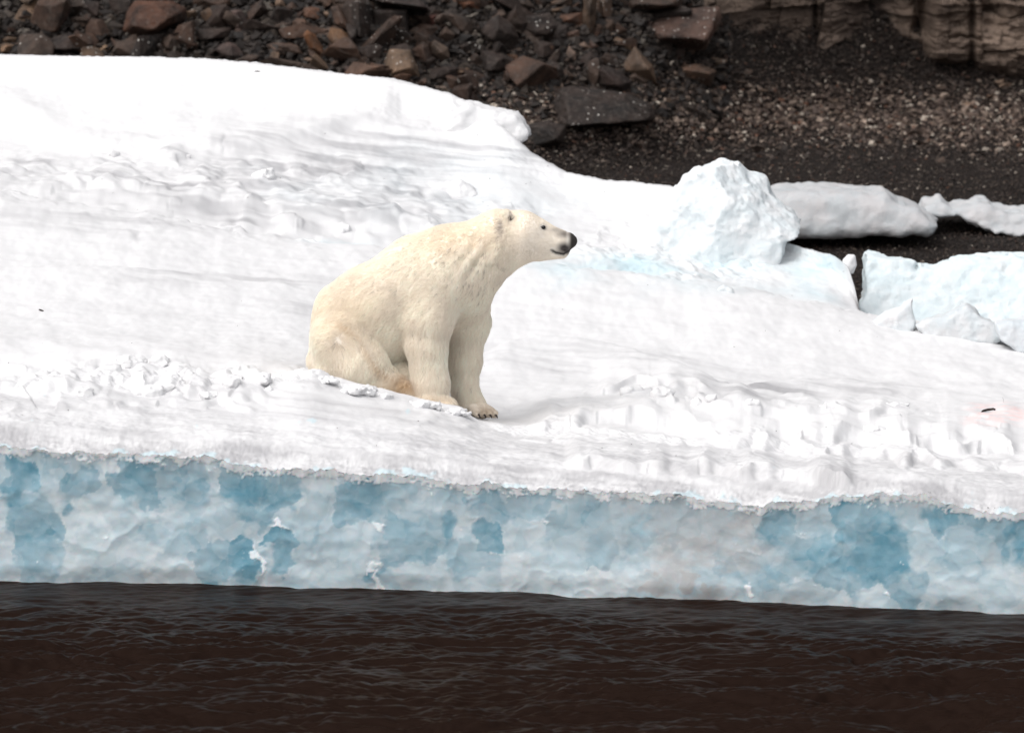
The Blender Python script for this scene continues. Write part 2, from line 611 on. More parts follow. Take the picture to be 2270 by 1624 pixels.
MID = poly(PX, [(-720, 330), (0, 330), (400, 345), (700, 375), (950, 430), (1200, 500), (1500, 565), (1750, 612), (1850, 640), (1906, 704), (2270, 771), (2990, 852)], S(30))
MID = np.maximum(MID, EDGE + 1.0)
YM = 0.5 * (YE + 5.5)
K.append((np.maximum(0.5 * (MID + CREST), EDGE + 1.5), 0.5 * (YM + 5.5)))
K.append((MID, YM))
K.append((np.maximum(0.42 * MID + 0.58 * EDGE, EDGE + 0.5) , 0.4 * YM + 0.6 * YE))
K.append((EDGE + 2.0, YE - 0.25))
K.append((EDGEN, YE))
xe, ye_, ze = at(PX, EDGEN, YE)
_, pb = project(xe, YE + 0.12, np.minimum(ze - 0.30, 0.6))
K.append((pb, YE + 0.14))
_, pb2 = project(xe, YE + 0.05, 0 * ze - 0.1)
K.append((pb2, YE + 0.16))
rows = [8, 16, 40, 70, 70, 14, 12, 30, 60, 90, 95, 14, 50, 50, 60, 30, 14, 16, 10]
rows = [4, 8, 10, 44, 66, 62, 12, 14, 34, 70, 90, 95, 14, 60, 60, 90, 36, 8, 12, 6][:len(K) - 1]


def pchip_loft(K, rows):
    A = np.array([[k[0], k[1]] for k in K])        # (nk,2,NC)
    d = np.diff(A, axis=0)
    m = np.zeros_like(A)
    same = d[1:] * d[:-1] > 0
    m[1:-1] = np.where(same, 2 * d[1:] * d[:-1] / np.where(same, d[1:] + d[:-1], 1), 0)
    m[0] = d[0]; m[-1] = d[-1]
    out = []
    for i, n in enumerate(rows):
        for t in np.arange(n) / n:
            h00 = 2 * t**3 - 3 * t**2 + 1; h10 = t**3 - 2 * t**2 + t; h01 = -2 * t**3 + 3 * t**2; h11 = t**3 - t**2
            out.append(h00 * A[i] + h10 * m[i] + h01 * A[i + 1] + h11 * m[i + 1])
    out.append(A[-1])
    return np.array(out)


L = pchip_loft(K, rows)
TPY = L[:, 0, :]; TY = L[:, 1, :]
NR = TPY.shape[0]
cum = np.concatenate([[0], np.cumsum(rows)])
rowi = np.arange(NR)[:, None] + 0 * TPY
TX, TYY, TZ = at(PX[None, :] + 0 * TPY, TPY, TY)
PXg = PX[None, :] + 0 * TPY
edge_keep = sstep(cum[1], cum[3] + 8, rowi) * (1 - sstep(cum[-5], cum[-3], rowi) * 0.85)

H = np.zeros_like(TZ)


def ridge(pts, h, wf, wb, taper=60, warp=5.0, seed=0):
    p = np.array(pts, float)
    c = poly(PX, pts, S(12))[None, :]
    w = warp * fbm2(PXg / 60.0, TPY / 20.0, 3, seed)
    dy = TPY - c + w
    prof = np.where(dy > 0, np.exp(-(dy / wf) ** 2), np.exp(-(dy / wb) ** 2))
    ta = sstep(p[0, 0] - 1, p[0, 0] + taper, PXg) * (1 - sstep(p[-1, 0] - taper, p[-1, 0] + 1, PXg))
    return h * prof * ta


def ledge(pts, h, w, back, taper=50, warp=9.0, seed=0, amp=None):
    """a broken step: rises by h just behind the line and fades towards the back"""
    p = np.array(pts, float)
    c = poly(PX, pts, S(6))[None, :]
    f1, f2, cid = worley2(PXg / 85.0, TPY / 60.0, seed + 3)
    wv = warp * 1.3 * fbm2(PXg / 75.0, TPY / 40.0, 2, seed) + warp * 1.1 * (cid - 0.5)
    dy = c - TPY + wv
    w = w * 2.6 * (0.7 + 1.6 * np.clip(0.4 + noise2(PXg / 110.0, TPY / 60.0, seed + 5), 0, 1))
    prof = np.clip((dy + w) / (2 * w), 0, 1) * np.exp(-np.maximum(dy, 0) / back)
    ta = sstep(p[0, 0] - 1, p[0, 0] + taper, PXg) * (1 - sstep(p[-1, 0] - taper, p[-1, 0] + 1, PXg))
    hv = h * (0.65 + 0.9 * np.clip(0.5 + fbm2(PXg / 90.0, PXg * 0, 2, seed + 9), 0, 1))
    return hv * prof * ta


H += ridge([(1060, 785), (1150, 768), (1220, 763), (1320, 773), (1420, 802), (1500, 832), (1600, 868), (1700, 900)], 0.05, 55, 5, 70, 2, 1)
H += ridge([(1600, 884), (1700, 860), (1850, 850), (1950, 855), (2040, 868), (2140, 888), (2270, 900), (2400, 915)], 0.035, 30, 4, 60, 2, 2)
H += ridge([(-700, 560), (0, 602), (250, 606), (450, 622), (700, 652)], 0.035, 45, 7, 90, 3, 3)
H += ridge([(-700, 400), (0, 442), (250, 480), (450, 515), (700, 548), (900, 570), (1270, 607), (1600, 645), (1900, 706), (2270, 768), (2900, 840)], 0.045, 60, 5, 90, 4, 4)
H += ridge([(-700, 200), (0, 238), (90, 275), (150, 318), (250, 327), (400, 320), (520, 324), (620, 312), (720, 284), (790, 262), (900, 250)], 0.06, 16, 60, 50, 1.5, 5)
H += ridge([(670, 826), (700, 832), (760, 850), (900, 882), (1020, 912), (1050, 925)], 0.024, 16, 5, 30, 4, 6)
H += ledge([(-700, 880), (0, 882), (150, 886), (260, 862), (420, 880), (560, 885), (620, 900)], 0.06, 1.6, 60, 50, 10, 7)
H += ledge([(-700, 905), (100, 903), (330, 900), (500, 905), (600, 915)], 0.03, 1.3, 40, 50, 9, 17)
H += ledge([(1170, 955), (1250, 950), (1340, 942), (1480, 938), (1540, 955), (1600, 990), (1750, 1000), (1900, 992), (2050, 1006), (2270, 1014), (2700, 1030)], 0.062, 1.2, 55, 50, 8, 8)
H += ledge([(1250, 1022), (1400, 1042), (1600, 1052), (1750, 1062), (1905, 1082)], 0.06, 1.1, 45, 40, 7, 9)
H += ledge([(1740, 1018), (1900, 1014), (2050, 1026), (2170, 1040), (2400, 1050)], 0.05, 1.2, 40, 40, 8, 10)
H += ledge([(1360, 892), (1450, 900), (1600, 920), (1700, 928), (1850, 930), (2000, 925)], 0.035, 1.3, 25, 50, 9, 11)
H += ledge([(1300, 880), (1420, 868), (1520, 880), (1600, 905)], 0.05, 1.4, 30, 50, 10, 12)


def zone(cx, cy, rx, ry, soft=0.6):
    r = np.hypot((PXg - cx) / rx, (TPY - cy) / ry) + 0.35 * fbm2(PXg / 120.0, TPY / 45.0, 3, 55)
    return 1 - sstep(1 - soft, 1 + soft * 0.4, r)


rub = np.clip(zone(380, 395, 640, 70) + zone(720, 480, 420, 70) + zone(1000, 500, 260, 60), 0, 1)
rub2 = np.clip(zone(1550, 935, 560, 60) + zone(2100, 970, 420, 45), 0, 1)
rub3 = zone(350, 850, 420, 38)
rub4 = np.clip(zone(1560, 560, 330, 80), 0, 1)
wxx = TX + 0.05 * fbm2(TX * 6, TYY * 6, 2, 61); wyy = TYY + 0.08 * fbm2(TX * 5, TYY * 5, 2, 63)


def clods(sc, seed, ay=0.8):
    f1, f2, cid = worley2(wxx * sc, wyy * sc * ay, seed)
    r = 0.30 + 0.45 * cid
    return np.maximum(0, 1 - (f1 / r) ** 2) ** 1.4 * sstep(.35, .9, cid)


soft1 = fbm2(wxx * 2.6, wyy * 1.1, 3, 71); soft2 = fbm2(wxx * 7.5, wyy * 3.2, 3, 73)
H += rub * (0.032 * soft1 + 0.018 * noise2(wxx * 7, wyy * 3, 79) + 0.028 * clods(5, 74, 0.5)) * edge_keep
H += rub2 * (0.022 * soft1 + 0.010 * noise2(wxx * 6, wyy * 2.6, 78) + 0.022 * clods(6, 75, 0.5))
H += rub3 * (0.030 * soft1 + 0.020 * soft2 + 0.035 * clods(6, 81, 0.6) + 0.015 * clods(14, 83, 0.7))
H += rub4 * (0.045 * soft1 + 0.020 * soft2 + 0.03 * clods(5, 85, 0.5)) * edge_keep
# general relief
H += (0.020 * fbm2(TX * 1.1, TYY * 0.6, 3, 41) + 0.007 * fbm2(TX * 5, TYY * 2.2, 3, 43) + 0.001 * fbm2(TX * 14, TYY * 6, 2, 45)) * edge_keep
# sugary crust along the lip
lipw = np.exp(-((TPY - LIP[None, :] + 16) / 26.0) ** 2) * sstep(cum[1] - 2, cum[1] + 3, rowi) * (rowi < cum[5])
H += lipw * (0.006 * fbm2(TX * 34, TYY * 24, 3, 47) + 0.007 * np.abs(fbm2(TX * 56, TYY * 34, 2, 49)))
apron = np.exp(-((TPY - (LIP[None, :] - 60)) / 60.0) ** 2) * (rowi < cum[7])
H += apron * 0.008 * fbm2(TX * 9, TYY * 9, 3, 48)
bearpad = np.exp(-((PXg - 860) / 260.0) ** 2 - ((TPY - 872) / 40.0) ** 2)
H *= 1 - 0.55 * bearpad * (1 - np.exp(-((TPY - RIM[None, :] - 6) / 16.0) ** 2))
TZ = TZ + H
gyx, gxx = np.gradient(TX); gyy, gxy = np.gradient(TYY); gyz, gxz = np.gradient(TZ)
NXn = gxy * gyz - gxz * gyy; NYn = gxz * gyx - gxx * gyz; NZn = gxx * gyy - gxy * gyx
nl = np.sqrt(NXn**2 + NYn**2 + NZn**2) + 1e-12
steep = np.clip(np.abs(NYn / nl) * 1.6 - 0.25, 0, 1)
lipz = np.exp(-((TPY - LIP[None, :] + 4) / 26.0) ** 2) * (rowi < cum[5])
amp3 = (0.08 + 0.55 * steep + 1.0 * lipz + 0.6 * np.clip(rub + rub2 + rub3 + rub4, 0, 1)) * np.clip(edge_keep + lipz, 0.15, 1)
ds = np.sqrt(gyx**2 + gyy**2 + gyz**2)
fk = lambda fr: 1 - sstep(.28 / fr, .6 / fr, ds)
dn = amp3 * ((0.010 - 0.008 * lipz) * fk(16) * noise3(TX * 16, TYY * 16, TZ * 16, 911) + 0.007 * fk(38) * noise3(TX * 38, TYY * 38, TZ * 38, 912) + (0.005 + .002 * lipz) * fk(78) * noise3(TX * 78, TYY * 78, TZ * 78, 913))
sg = np.sign(NZn + 1e-9)
TX = TX + dn * NXn / nl * sg; TYY = TYY + dn * NYn / nl * sg; TZ = TZ + dn * NZn / nl * sg
ends = sstep(-720, -600, PXg) * (1 - sstep(2880, 2990, PXg))
TZ = TZ * ends - 0.3 * (1 - ends)
SNOW_PY_FINAL = project(TX, TYY, TZ)[1]

streak = fbm2((PXg + 2.2 * TPY) / 420.0, (TPY - 0.13 * PXg) / 14.0, 4, 101)
streak2 = fbm2(PXg / 160.0, (TPY - 0.10 * PXg) / 7.0, 3, 103)
wet = 0.14 * sstep(-0.2, 0.9, streak) + 0.10 * sstep(0.0, 0.9, streak2)
for (cx, cy, rx, ry, a) in [(1360, 800, 300, 32, 0.55), (1870, 872, 200, 20, 0.55), (1660, 880, 160, 30, 0.5), (450, 385, 520, 60, 0.5), (850, 330, 420, 60, 0.5), (650, 455, 420, 50, 0.45), (160, 350, 130, 12, 0.4),
                            (300, 500, 420, 30, 0.35), (520, 625, 320, 22, 0.35), (780, 690, 220, 26, 0.35), (1000, 360, 300, 50, 0.3), (930, 480, 250, 50, 0.25)]:
    wet += 1.05 * a * zone(cx, cy, rx, ry, 0.8) * np.clip(0.65 + 0.9 * streak + 0.5 * streak2, 0.15, 1.3)
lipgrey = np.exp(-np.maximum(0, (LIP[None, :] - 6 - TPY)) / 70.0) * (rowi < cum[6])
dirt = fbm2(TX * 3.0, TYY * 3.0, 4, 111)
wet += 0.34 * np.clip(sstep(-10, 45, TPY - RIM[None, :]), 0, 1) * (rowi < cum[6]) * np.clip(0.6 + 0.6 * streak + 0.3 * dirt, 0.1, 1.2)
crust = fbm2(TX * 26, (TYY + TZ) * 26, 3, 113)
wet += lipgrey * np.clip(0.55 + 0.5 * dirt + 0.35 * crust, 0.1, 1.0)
wet *= 1 - 0.65 * zone(1750, 770, 520, 48, 0.5)
wet *= 1 - 0.7 * zone(400, 210, 520, 70, 0.4)
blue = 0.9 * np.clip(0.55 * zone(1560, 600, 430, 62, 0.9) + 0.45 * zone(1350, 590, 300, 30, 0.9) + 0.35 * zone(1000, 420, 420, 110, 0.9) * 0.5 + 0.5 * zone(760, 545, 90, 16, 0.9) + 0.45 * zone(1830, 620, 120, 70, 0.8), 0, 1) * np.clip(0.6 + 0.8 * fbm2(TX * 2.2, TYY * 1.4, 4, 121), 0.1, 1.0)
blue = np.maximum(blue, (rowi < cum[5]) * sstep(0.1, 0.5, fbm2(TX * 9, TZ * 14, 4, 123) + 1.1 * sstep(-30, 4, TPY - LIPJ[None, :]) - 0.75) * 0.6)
pink = np.clip(1.6 * zone(2205, 936, 75, 26, 0.9) * (0.30 + 0.7 * fbm2(TX * 9, TYY * 5, 3, 131)), 0, 0.7)

floe = empty('ice_floe', (0, -2.0, 0))
tag(floe, 'long snow covered ice floe with a blue front wall above the dark water', 'ice floe')
LOC = np.array([0, -2.0, 0])
me = mesh_arrays('snow_top', np.stack([TX, TYY, TZ], -1).reshape(-1, 3) - LOC, grid_faces(NR, NC))
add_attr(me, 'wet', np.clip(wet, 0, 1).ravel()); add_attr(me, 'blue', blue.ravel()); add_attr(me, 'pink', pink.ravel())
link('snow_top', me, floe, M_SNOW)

# front wall of blue ice
NF = 170
tf = np.linspace(0, 1, NF)[:, None]
FPX = PX[None, :] + 0 * tf
zt = at(PX, LIPJ - 4 + 5 * fbm2(PX / 13.0, PX * 0 + 5.5, 3, 249), YW - 0.02)[2][None, :]
FZ = zt + (-0.25 - zt) * tf
base_y = YW[None, :] + 0.006 - 0.028 * np.exp(-tf / 0.10) + 0.0 * FPX
fx, _, _ = at(PX, WL, YW)
FX = fx[None, :] + 0 * tf
FPY = project(FX, base_y, FZ)[1]
deep = np.zeros_like(FX)
wpx = FPX + 26 * fbm2(FPX / 60.0, FPY / 60.0, 4, 201); wpy = FPY + 26 * fbm2(FPX / 55.0 + 40, FPY / 60.0, 4, 203)
for (cx, cy, rx, ry, a) in [(35, 1075, 40, 75, .85), (75, 1180, 62, 95, .7), (75, 1060, 12, 40, .7), (15, 1090, 22, 22, .95), (125, 1165, 22, 40, .85), (95, 1240, 60, 60, .55),
                            (175, 1075, 38, 40, .7), (165, 1115, 18, 24, .95), (300, 1062, 60, 56, .95), (330, 1105, 24, 40, .9), (250, 1060, 18, 22, .8), (400, 1070, 60, 80, .5), (390, 1180, 80, 50, .3),
                            (545, 1075, 60, 55, .8), (620, 1085, 62, 50, .85), (575, 1130, 50, 40, .55), (480, 1250, 50, 60, .6), (545, 1235, 42, 52, .95), (630, 1225, 34, 60, .95), (612, 1190, 24, 22, 1.0),
                            (800, 1110, 60, 70, .6), (860, 1105, 60, 40, .4), (900, 1190, 70, 60, .75), (960, 1190, 60, 60, .6), (860, 1250, 30, 30, .7), (815, 1266, 24, 16, .85), (1000, 1165, 30, 25, .85), (1080, 1190, 24, 30, .9),
                            (1090, 1125, 60, 40, .45), (1040, 1240, 60, 40, .4), (1290, 1170, 70, 80, .5), (1250, 1240, 60, 40, .4), (1400, 1180, 40, 60, .5), (1180, 1110, 50, 60, .45), (1470, 1150, 80, 60, .45), (1330, 1210, 40, 50, .7), (1400, 1240, 60, 30, .3),
                            (1720, 1180, 50, 60, .6), (1780, 1220, 80, 40, .5), (1700, 1260, 100, 40, .45), (1900, 1150, 80, 70, .9), (1950, 1220, 70, 90, .95), (1880, 1260, 90, 60, .7), (2010, 1300, 60, 40, .6),
                            (2080, 1150, 46, 36, .9), (2180, 1160, 50, 40, .7), (2230, 1180, 40, 60, .75), (2120, 1200, 120, 60, .35), (2330, 1200, 80, 90, .7), (2500, 1220, 60, 80, .8), (-120, 1120, 60, 80, .8), (-300, 1150, 60, 90, .7), (-200, 1060, 60, 40, .9)]:
    r = np.hypot((wpx - cx) / rx, (wpy - cy) / ry)
    edge = 0.04 + 0.6 * np.clip(0.10 + fbm2(FPX / 90.0, FPY / 90.0, 2, 211), 0, 1)
    deep = np.maximum(deep, a * (1 - 0.25 * r) * (1 - sstep(1.0 - edge, 1.0 + edge * 0.5, r)))
soft = fbm2(FX * 1.6, FZ * 2.0, 4, 221)
f1, f2, cid = worley2(FX * 3.2 + 0.5 * fbm2(FX * 4, FZ * 4, 3, 223), FZ * 2.6 + 0.5 * fbm2(FX * 4 + 7, FZ * 4, 3, 224), 225)
deep = np.clip(0.80 * deep + 0.22 * sstep(-0.5, 0.8, soft) + 0.16 * (cid - 0.5) * sstep(0, .4, f2 - f1), 0, 1)
for q, sc_ in ((0, 1.5), (1, 2.6), (2, 4.5)):
    nq = fbm2(FX * sc_ + 3.1 * q, FZ * sc_ * 1.15, 4, 227 + q)
    deep = np.clip(deep + (.18, .15, .13)[q] * sstep(.08, .15, nq) * (1 - .75 * sstep(.1, .75, nq)), 0, 1)
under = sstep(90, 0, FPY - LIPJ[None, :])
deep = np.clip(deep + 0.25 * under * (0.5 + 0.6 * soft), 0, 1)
grey = np.clip(0.75 * np.exp(-((FPX - 1560) / 190.0) ** 2) * sstep(-0.5, 0.6, fbm2(FPX / 90.0, FPY / 60.0, 4, 231)) + 0.3 * np.exp(-((FPX - 1280) / 220.0) ** 2) * sstep(-0.2, 0.7, soft), 0, 0.85)
for (cx, cy, rx, ry, a) in [(1432, 1290, 24, 26, .8), (1525, 1290, 22, 22, .8), (1570, 1310, 24, 14, .8), (1490, 1150, 50, 60, .5), (1560, 1180, 60, 60, .5)]:
    r = np.hypot((wpx - cx) / rx, (wpy - cy) / ry)
    grey = np.maximum(grey, a * (1 - sstep(.8, 1.1, r)))
fine = fbm2(FX * 16, FZ * 16, 3, 241)
ed = np.abs(np.gradient(deep, axis=1)) + np.abs(np.gradient(deep, axis=0))
white = 0.30 * np.clip(ed * 4.0 - 0.2, 0, 1) * sstep(0.1, 0.6, fine + 0.3 * soft)
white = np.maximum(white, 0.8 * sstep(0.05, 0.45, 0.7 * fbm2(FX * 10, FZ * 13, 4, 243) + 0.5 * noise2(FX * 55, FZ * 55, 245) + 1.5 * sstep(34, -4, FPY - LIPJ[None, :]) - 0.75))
for (cx, cy, rx, ry) in [(826, 1172, 16, 8), (820, 1255, 16, 5), (838, 1285, 7, 26), (576, 1240, 7, 40), (618, 1168, 20, 6), (1230, 1165, 10, 5), (1650, 1300, 16, 8), (1955, 1330, 14, 6)]:
    r = np.hypot((wpx - cx) / rx, (wpy - cy) / ry)
    white = np.maximum(white, 0.8 * (1 - sstep(.7, 1.2, r)))
FY = base_y + 0.014 * (1 - np.minimum(f1, 1) ** 2) + 0.009 * fbm2(FX * 2.5, FZ * 3, 3, 251) + 0.0012 * fine 
FY -= 0.004 * white
FY += 0.03 * sstep(0.10, -0.02, FZ) * (0.6 + 0.8 * fbm2(FX * 2.2, FX * 0, 3, 253))
ends1 = (sstep(-720, -600, FPX) * (1 - sstep(2880, 2990, FPX)))
FZ = FZ * ends1 - 0.3 * (1 - ends1)
me = mesh_arrays('ice_wall', np.stack([FX, FY, FZ], -1).reshape(-1, 3) - LOC, grid_faces(NF, NC, True))
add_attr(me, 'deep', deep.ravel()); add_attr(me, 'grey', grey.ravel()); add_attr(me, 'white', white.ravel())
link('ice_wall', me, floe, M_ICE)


def on_snow(px, py):
    """place on the finished snow top seen at a picture coordinate (nearest row that reaches it)"""
    c = int(np.clip(round((px - PX[0]) / dpx), 0, NC - 1))
    colp = SNOW_PY_FINAL[cum[2]:cum[-4], c]
    k = int(np.argmax(colp < py)) + cum[2]
    return float(TX[k, c]), float(TYY[k, c]), float(TZ[k, c])


# ------------------------------------------------------------------ lumps of ice and snow as closed volumes
def prism_lump(name, outline, Y, thick, rough=0.02, h=0.012, rnd=0.03, lean=0.0, seed=0, cuts=(), rscale=1.0):
    """solid lump whose outline (picture coordinates, at depth Y) is rounded in depth and roughened"""
    P = np.array([[a[0], a[2]] for a in [tuple(float(v) for v in at(px, py, Y)) for px, py in outline]])
    z0 = P[:, 1].min()
    for _ in range(4):
        P = np.array([[a[0], a[2]] for a in [tuple(float(v) for v in at(px, py, Y + lean * (P[i, 1] - z0))) for i, (px, py) in enumerate(outline)]])
    reach = max(0.0, lean) * np.ptp(P[:, 1])
    lo = P.min(0) - 0.06; hi = P.max(0) + 0.06
    xs = np.arange(lo[0], hi[0], h); zs = np.arange(lo[1], hi[1], h); ys = np.arange(-thick - 0.06, thick + 0.06 + reach, h)
    X, Z = np.meshgrid(xs, zs, indexing='ij')
    d = np.full(X.shape, 1e9); inside = np.zeros(X.shape, bool)
    n = len(P)
    for i in range(n):
        a, b = P[i], P[(i + 1) % n]
        e = b - a
        t = np.clip(((X - a[0]) * e[0] + (Z - a[1]) * e[1]) / (e @ e), 0, 1)
        d = np.minimum(d, np.hypot(X - a[0] - t * e[0], Z - a[1] - t * e[1]))
        c = ((a[1] <= Z) & (b[1] > Z)) | ((b[1] <= Z) & (a[1] > Z))
        xi = a[0] + (Z - a[1]) / (e[1] if abs(e[1]) > 1e-9 else 1e-9) * e[0]
        inside ^= c & (X < xi)
    d = np.where(inside, -d, d)
    X3, Y3, Z3 = np.meshgrid(xs, ys, zs, indexing='ij')
    zc = (P[:, 1].min())
    Yr = Y3 - lean * (Z3 - zc)
    q = np.abs(Yr) - thick
    d3 = d[:, None, :] + 0 * Y3
    # rounded intersection of outline and thickness
    a = d3 + rnd; b = q + rnd
    f = np.minimum(np.maximum(a, b), 0) + np.hypot(np.maximum(a, 0), np.maximum(b, 0)) - rnd
    for (nx, ny, nz, off) in cuts:
        cx = X3 - P[:, 0].mean(); cz = Z3 - P[:, 1].mean()
        nn = math.sqrt(nx * nx + ny * ny + nz * nz)
        f = np.maximum(f, (cx * nx + Yr * ny + cz * nz) / nn - off)
    f = f + rough * fbm3(X3 * 7 * rscale, Y3 * 7 * rscale, Z3 * 7 * rscale, 4, 300 + seed) + 0.3 * rough * noise3(X3 * 45, Y3 * 45, Z3 * 45, 333 + seed)
    V, F = surface_nets(f, (xs[0], ys[0], zs[0]), h)
    V = laplace(V, F, 1, 0.4)
    base = np.array([P[:, 0].mean(), 0, P[:, 1].min()])
    me = mesh_arrays(name, V - base, F)
    o = link(name, me, None, M_BLOCK)
    o.location = base + np.array([0, Y, 0])
    return o


o = prism_lump('ice_block', [(1507, 418), (1519, 396), (1542, 382), (1580, 369), (1602, 362), (1640, 370), (1660, 388), (1698, 399), (1712, 428), (1740, 458), (1778, 492), (1765, 512), (1738, 528), (1734, 562),
                             (1720, 592), (1690, 600), (1600, 610), (1500, 605), (1430, 570), (1440, 490), (1470, 468), (1488, 440)], 7.0, 0.34, 0.026, 0.011, 0.03, 0.05, 1,
               cuts=[(0.60, -0.55, 0.80, 0.27), (-0.5, -0.9, 0.15, 0.33)], rscale=0.95)
tag(o, 'big angular block of white ice standing on the floe against the dark gravel', 'ice block')
o.color = (1, 1, 1, 1)
o = prism_lump('ice_slab', [(1920, 562), (1950, 564), (1980, 567), (2000, 574), (2024, 580), (2028, 596), (2034, 597), (2038, 586), (2080, 588), (2084, 582), (2130, 571), (2200, 566), (2300, 560), (2420, 575), (2560, 610), (2600, 700), (2590, 830), (2270, 800), (2000, 760), (1905, 740), (1902, 700), (1914, 660), (1917, 610)],
               6.4, 0.16, 0.022, 0.012, 0.03, 0.9, 2, rscale=1.6)
tag(o, 'pale blue tilted ice slab right of the dark crack in the ice', 'ice slab')
o.color = (0.93, 0.98, 0.99, 1)
o = prism_lump('snow_bank', [(1660, 430), (1730, 418), (1800, 415), (1900, 420), (1960, 422), (1990, 445), (2030, 455), (2060, 475), (2075, 490), (2050, 512), (1900, 516), (1700, 518), (1640, 490)], 11.6, 0.45, 0.014, 0.014, 0.10, 0.35, 3, rscale=1.4)
tag(o, 'smooth greyish snow bank lying on the gravel behind the white ice block', 'snow bank')
o.color = (0.70, 0.68, 0.68, 1)
o = prism_lump('snow_strip', [(2040, 470), (2050, 448), (2085, 440), (2105, 455), (2150, 448), (2165, 440), (2190, 445), (2200, 462), (2270, 464), (2420, 470), (2560, 500), (2540, 530), (2270, 516), (2200, 512), (2160, 490), (2120, 470), (2080, 474)], 12.0, 0.3, 0.018, 0.012, 0.03, 0.8, 4, rscale=1.4)
tag(o, 'thin ragged strip of dirty snow on the gravel near the right edge', 'snow strip')
o.color = (0.70, 0.68, 0.68, 1)
o = prism_lump('snow_overhang', [(1000, 222), (1040, 226), (1085, 239), (1125, 248), (1148, 253), (1160, 266), (1172, 292), (1170, 303), (1155, 312), (1147, 328), (1120, 338), (1040, 330), (990, 280)], 8.75, 0.26, 0.018, 0.011, 0.05, 0.2, 5, rscale=1.2)
o.parent = floe; o.location = Vector(o.location) - Vector(floe.location)
o.data.materials[0] = M_SNOW
for nm, pts, Y, th, lab, colr, sd in [
    ('ice_chunk', [(1935, 712), (1965, 690), (1995, 680), (2022, 664), (2024, 690), (2028, 720), (2020, 745), (1950, 745)], 4.7, 0.10, 'small pointed grey and white ice chunk below the pale blue slab', (0.93, 0.91, 0.91, 1), 11),
    ('ice_chunk', [(2032, 720), (2045, 708), (2100, 694), (2140, 674), (2160, 684), (2175, 706), (2210, 716), (2230, 745), (2200, 760), (2100, 760), (2050, 750)], 4.6, 0.13, 'wide humped grey ice chunk below the pale blue slab', (0.84, 0.84, 0.845, 1), 12),
    ('ice_chunk', [(2205, 712), (2270, 705), (2340, 712), (2420, 740), (2400, 800), (2260, 780), (2215, 750)], 4.4, 0.13, 'flat grey ice chunk cut by the right edge below the slab', (0.84, 0.845, 0.86, 1), 13),
    ('ice_chunk', [(1583, 652), (1592, 636), (1606, 630), (1622, 637), (1635, 655), (1610, 662)], 4.8, 0.06, 'little round grey ice lump on the dune below the big block', (0.92, 0.92, 0.92, 1), 14),
    ('snow_lump', [(965, 420), (975, 405), (1000, 402), (1020, 398), (1045, 412), (1062, 430), (1040, 446), (990, 446)], 7.6, 0.09, 'lone white snow lump on the grey slope above the bear', (1, 1, 1, 1), 15),
    ('snow_lump', [(1868, 575), (1880, 566), (1892, 568), (1896, 590), (1890, 605), (1872, 600)], 6.35, 0.07, 'small knob of ice at the upper end of the dark crack', (0.95, 0.95, 0.95, 1), 16),
]:
    o = prism_lump(nm, pts, Y, th, 0.014, 0.009, 0.03, 0.25, sd, rscale=1.6)
    tag(o, lab, 'ice chunk' if nm == 'ice_chunk' else 'snow lump'); o.color = colr
    if nm == 'snow_lump': o.data.materials[0] = M_SNOW


def clod(px, py, rx, rz, ry, seed, sink=0.55, name='snow_clod'):
    x, y, z = on_snow(px, py)
    h = max(0.006, min(rx, rz) / 9)
    n = [int(2 * (r * 1.5 + h) / h) + 2 for r in (rx, ry, rz)]
    ax = [(np.arange(k) - k / 2) * h for k in n]
    X, Y, Z = np.meshgrid(*ax, indexing='ij')
    f = (np.sqrt((X / rx) ** 2 + (Y / ry) ** 2 + (Z / rz) ** 2) - 1) * min(rx, rz)
    r = random.Random(seed)
    for _ in range(3):
        v = np.array([r.gauss(0, 1), r.gauss(0, 1), r.gauss(0, 1)]); v /= np.linalg.norm(v)
        rr = math.sqrt((rx * v[0]) ** 2 + (ry * v[1]) ** 2 + (rz * v[2]) ** 2)
        f = np.maximum(f, X * v[0] + Y * v[1] + Z * v[2] - rr * r.uniform(0.6, 0.9))
    f = f + 0.34 * min(rx, rz) * fbm3(X * 0.9 / rz + seed, Y * 0.9 / rz, Z * 0.9 / rz, 3, seed)
    V, F = surface_nets(f, (ax[0][0], ax[1][0], ax[2][0]), h)
    o = link(name, mesh_arrays(name, V, F), None, M_SNOW)
    o.location = (x, y, z + rz * (1 - 2 * sink) * 0.5)
    return o


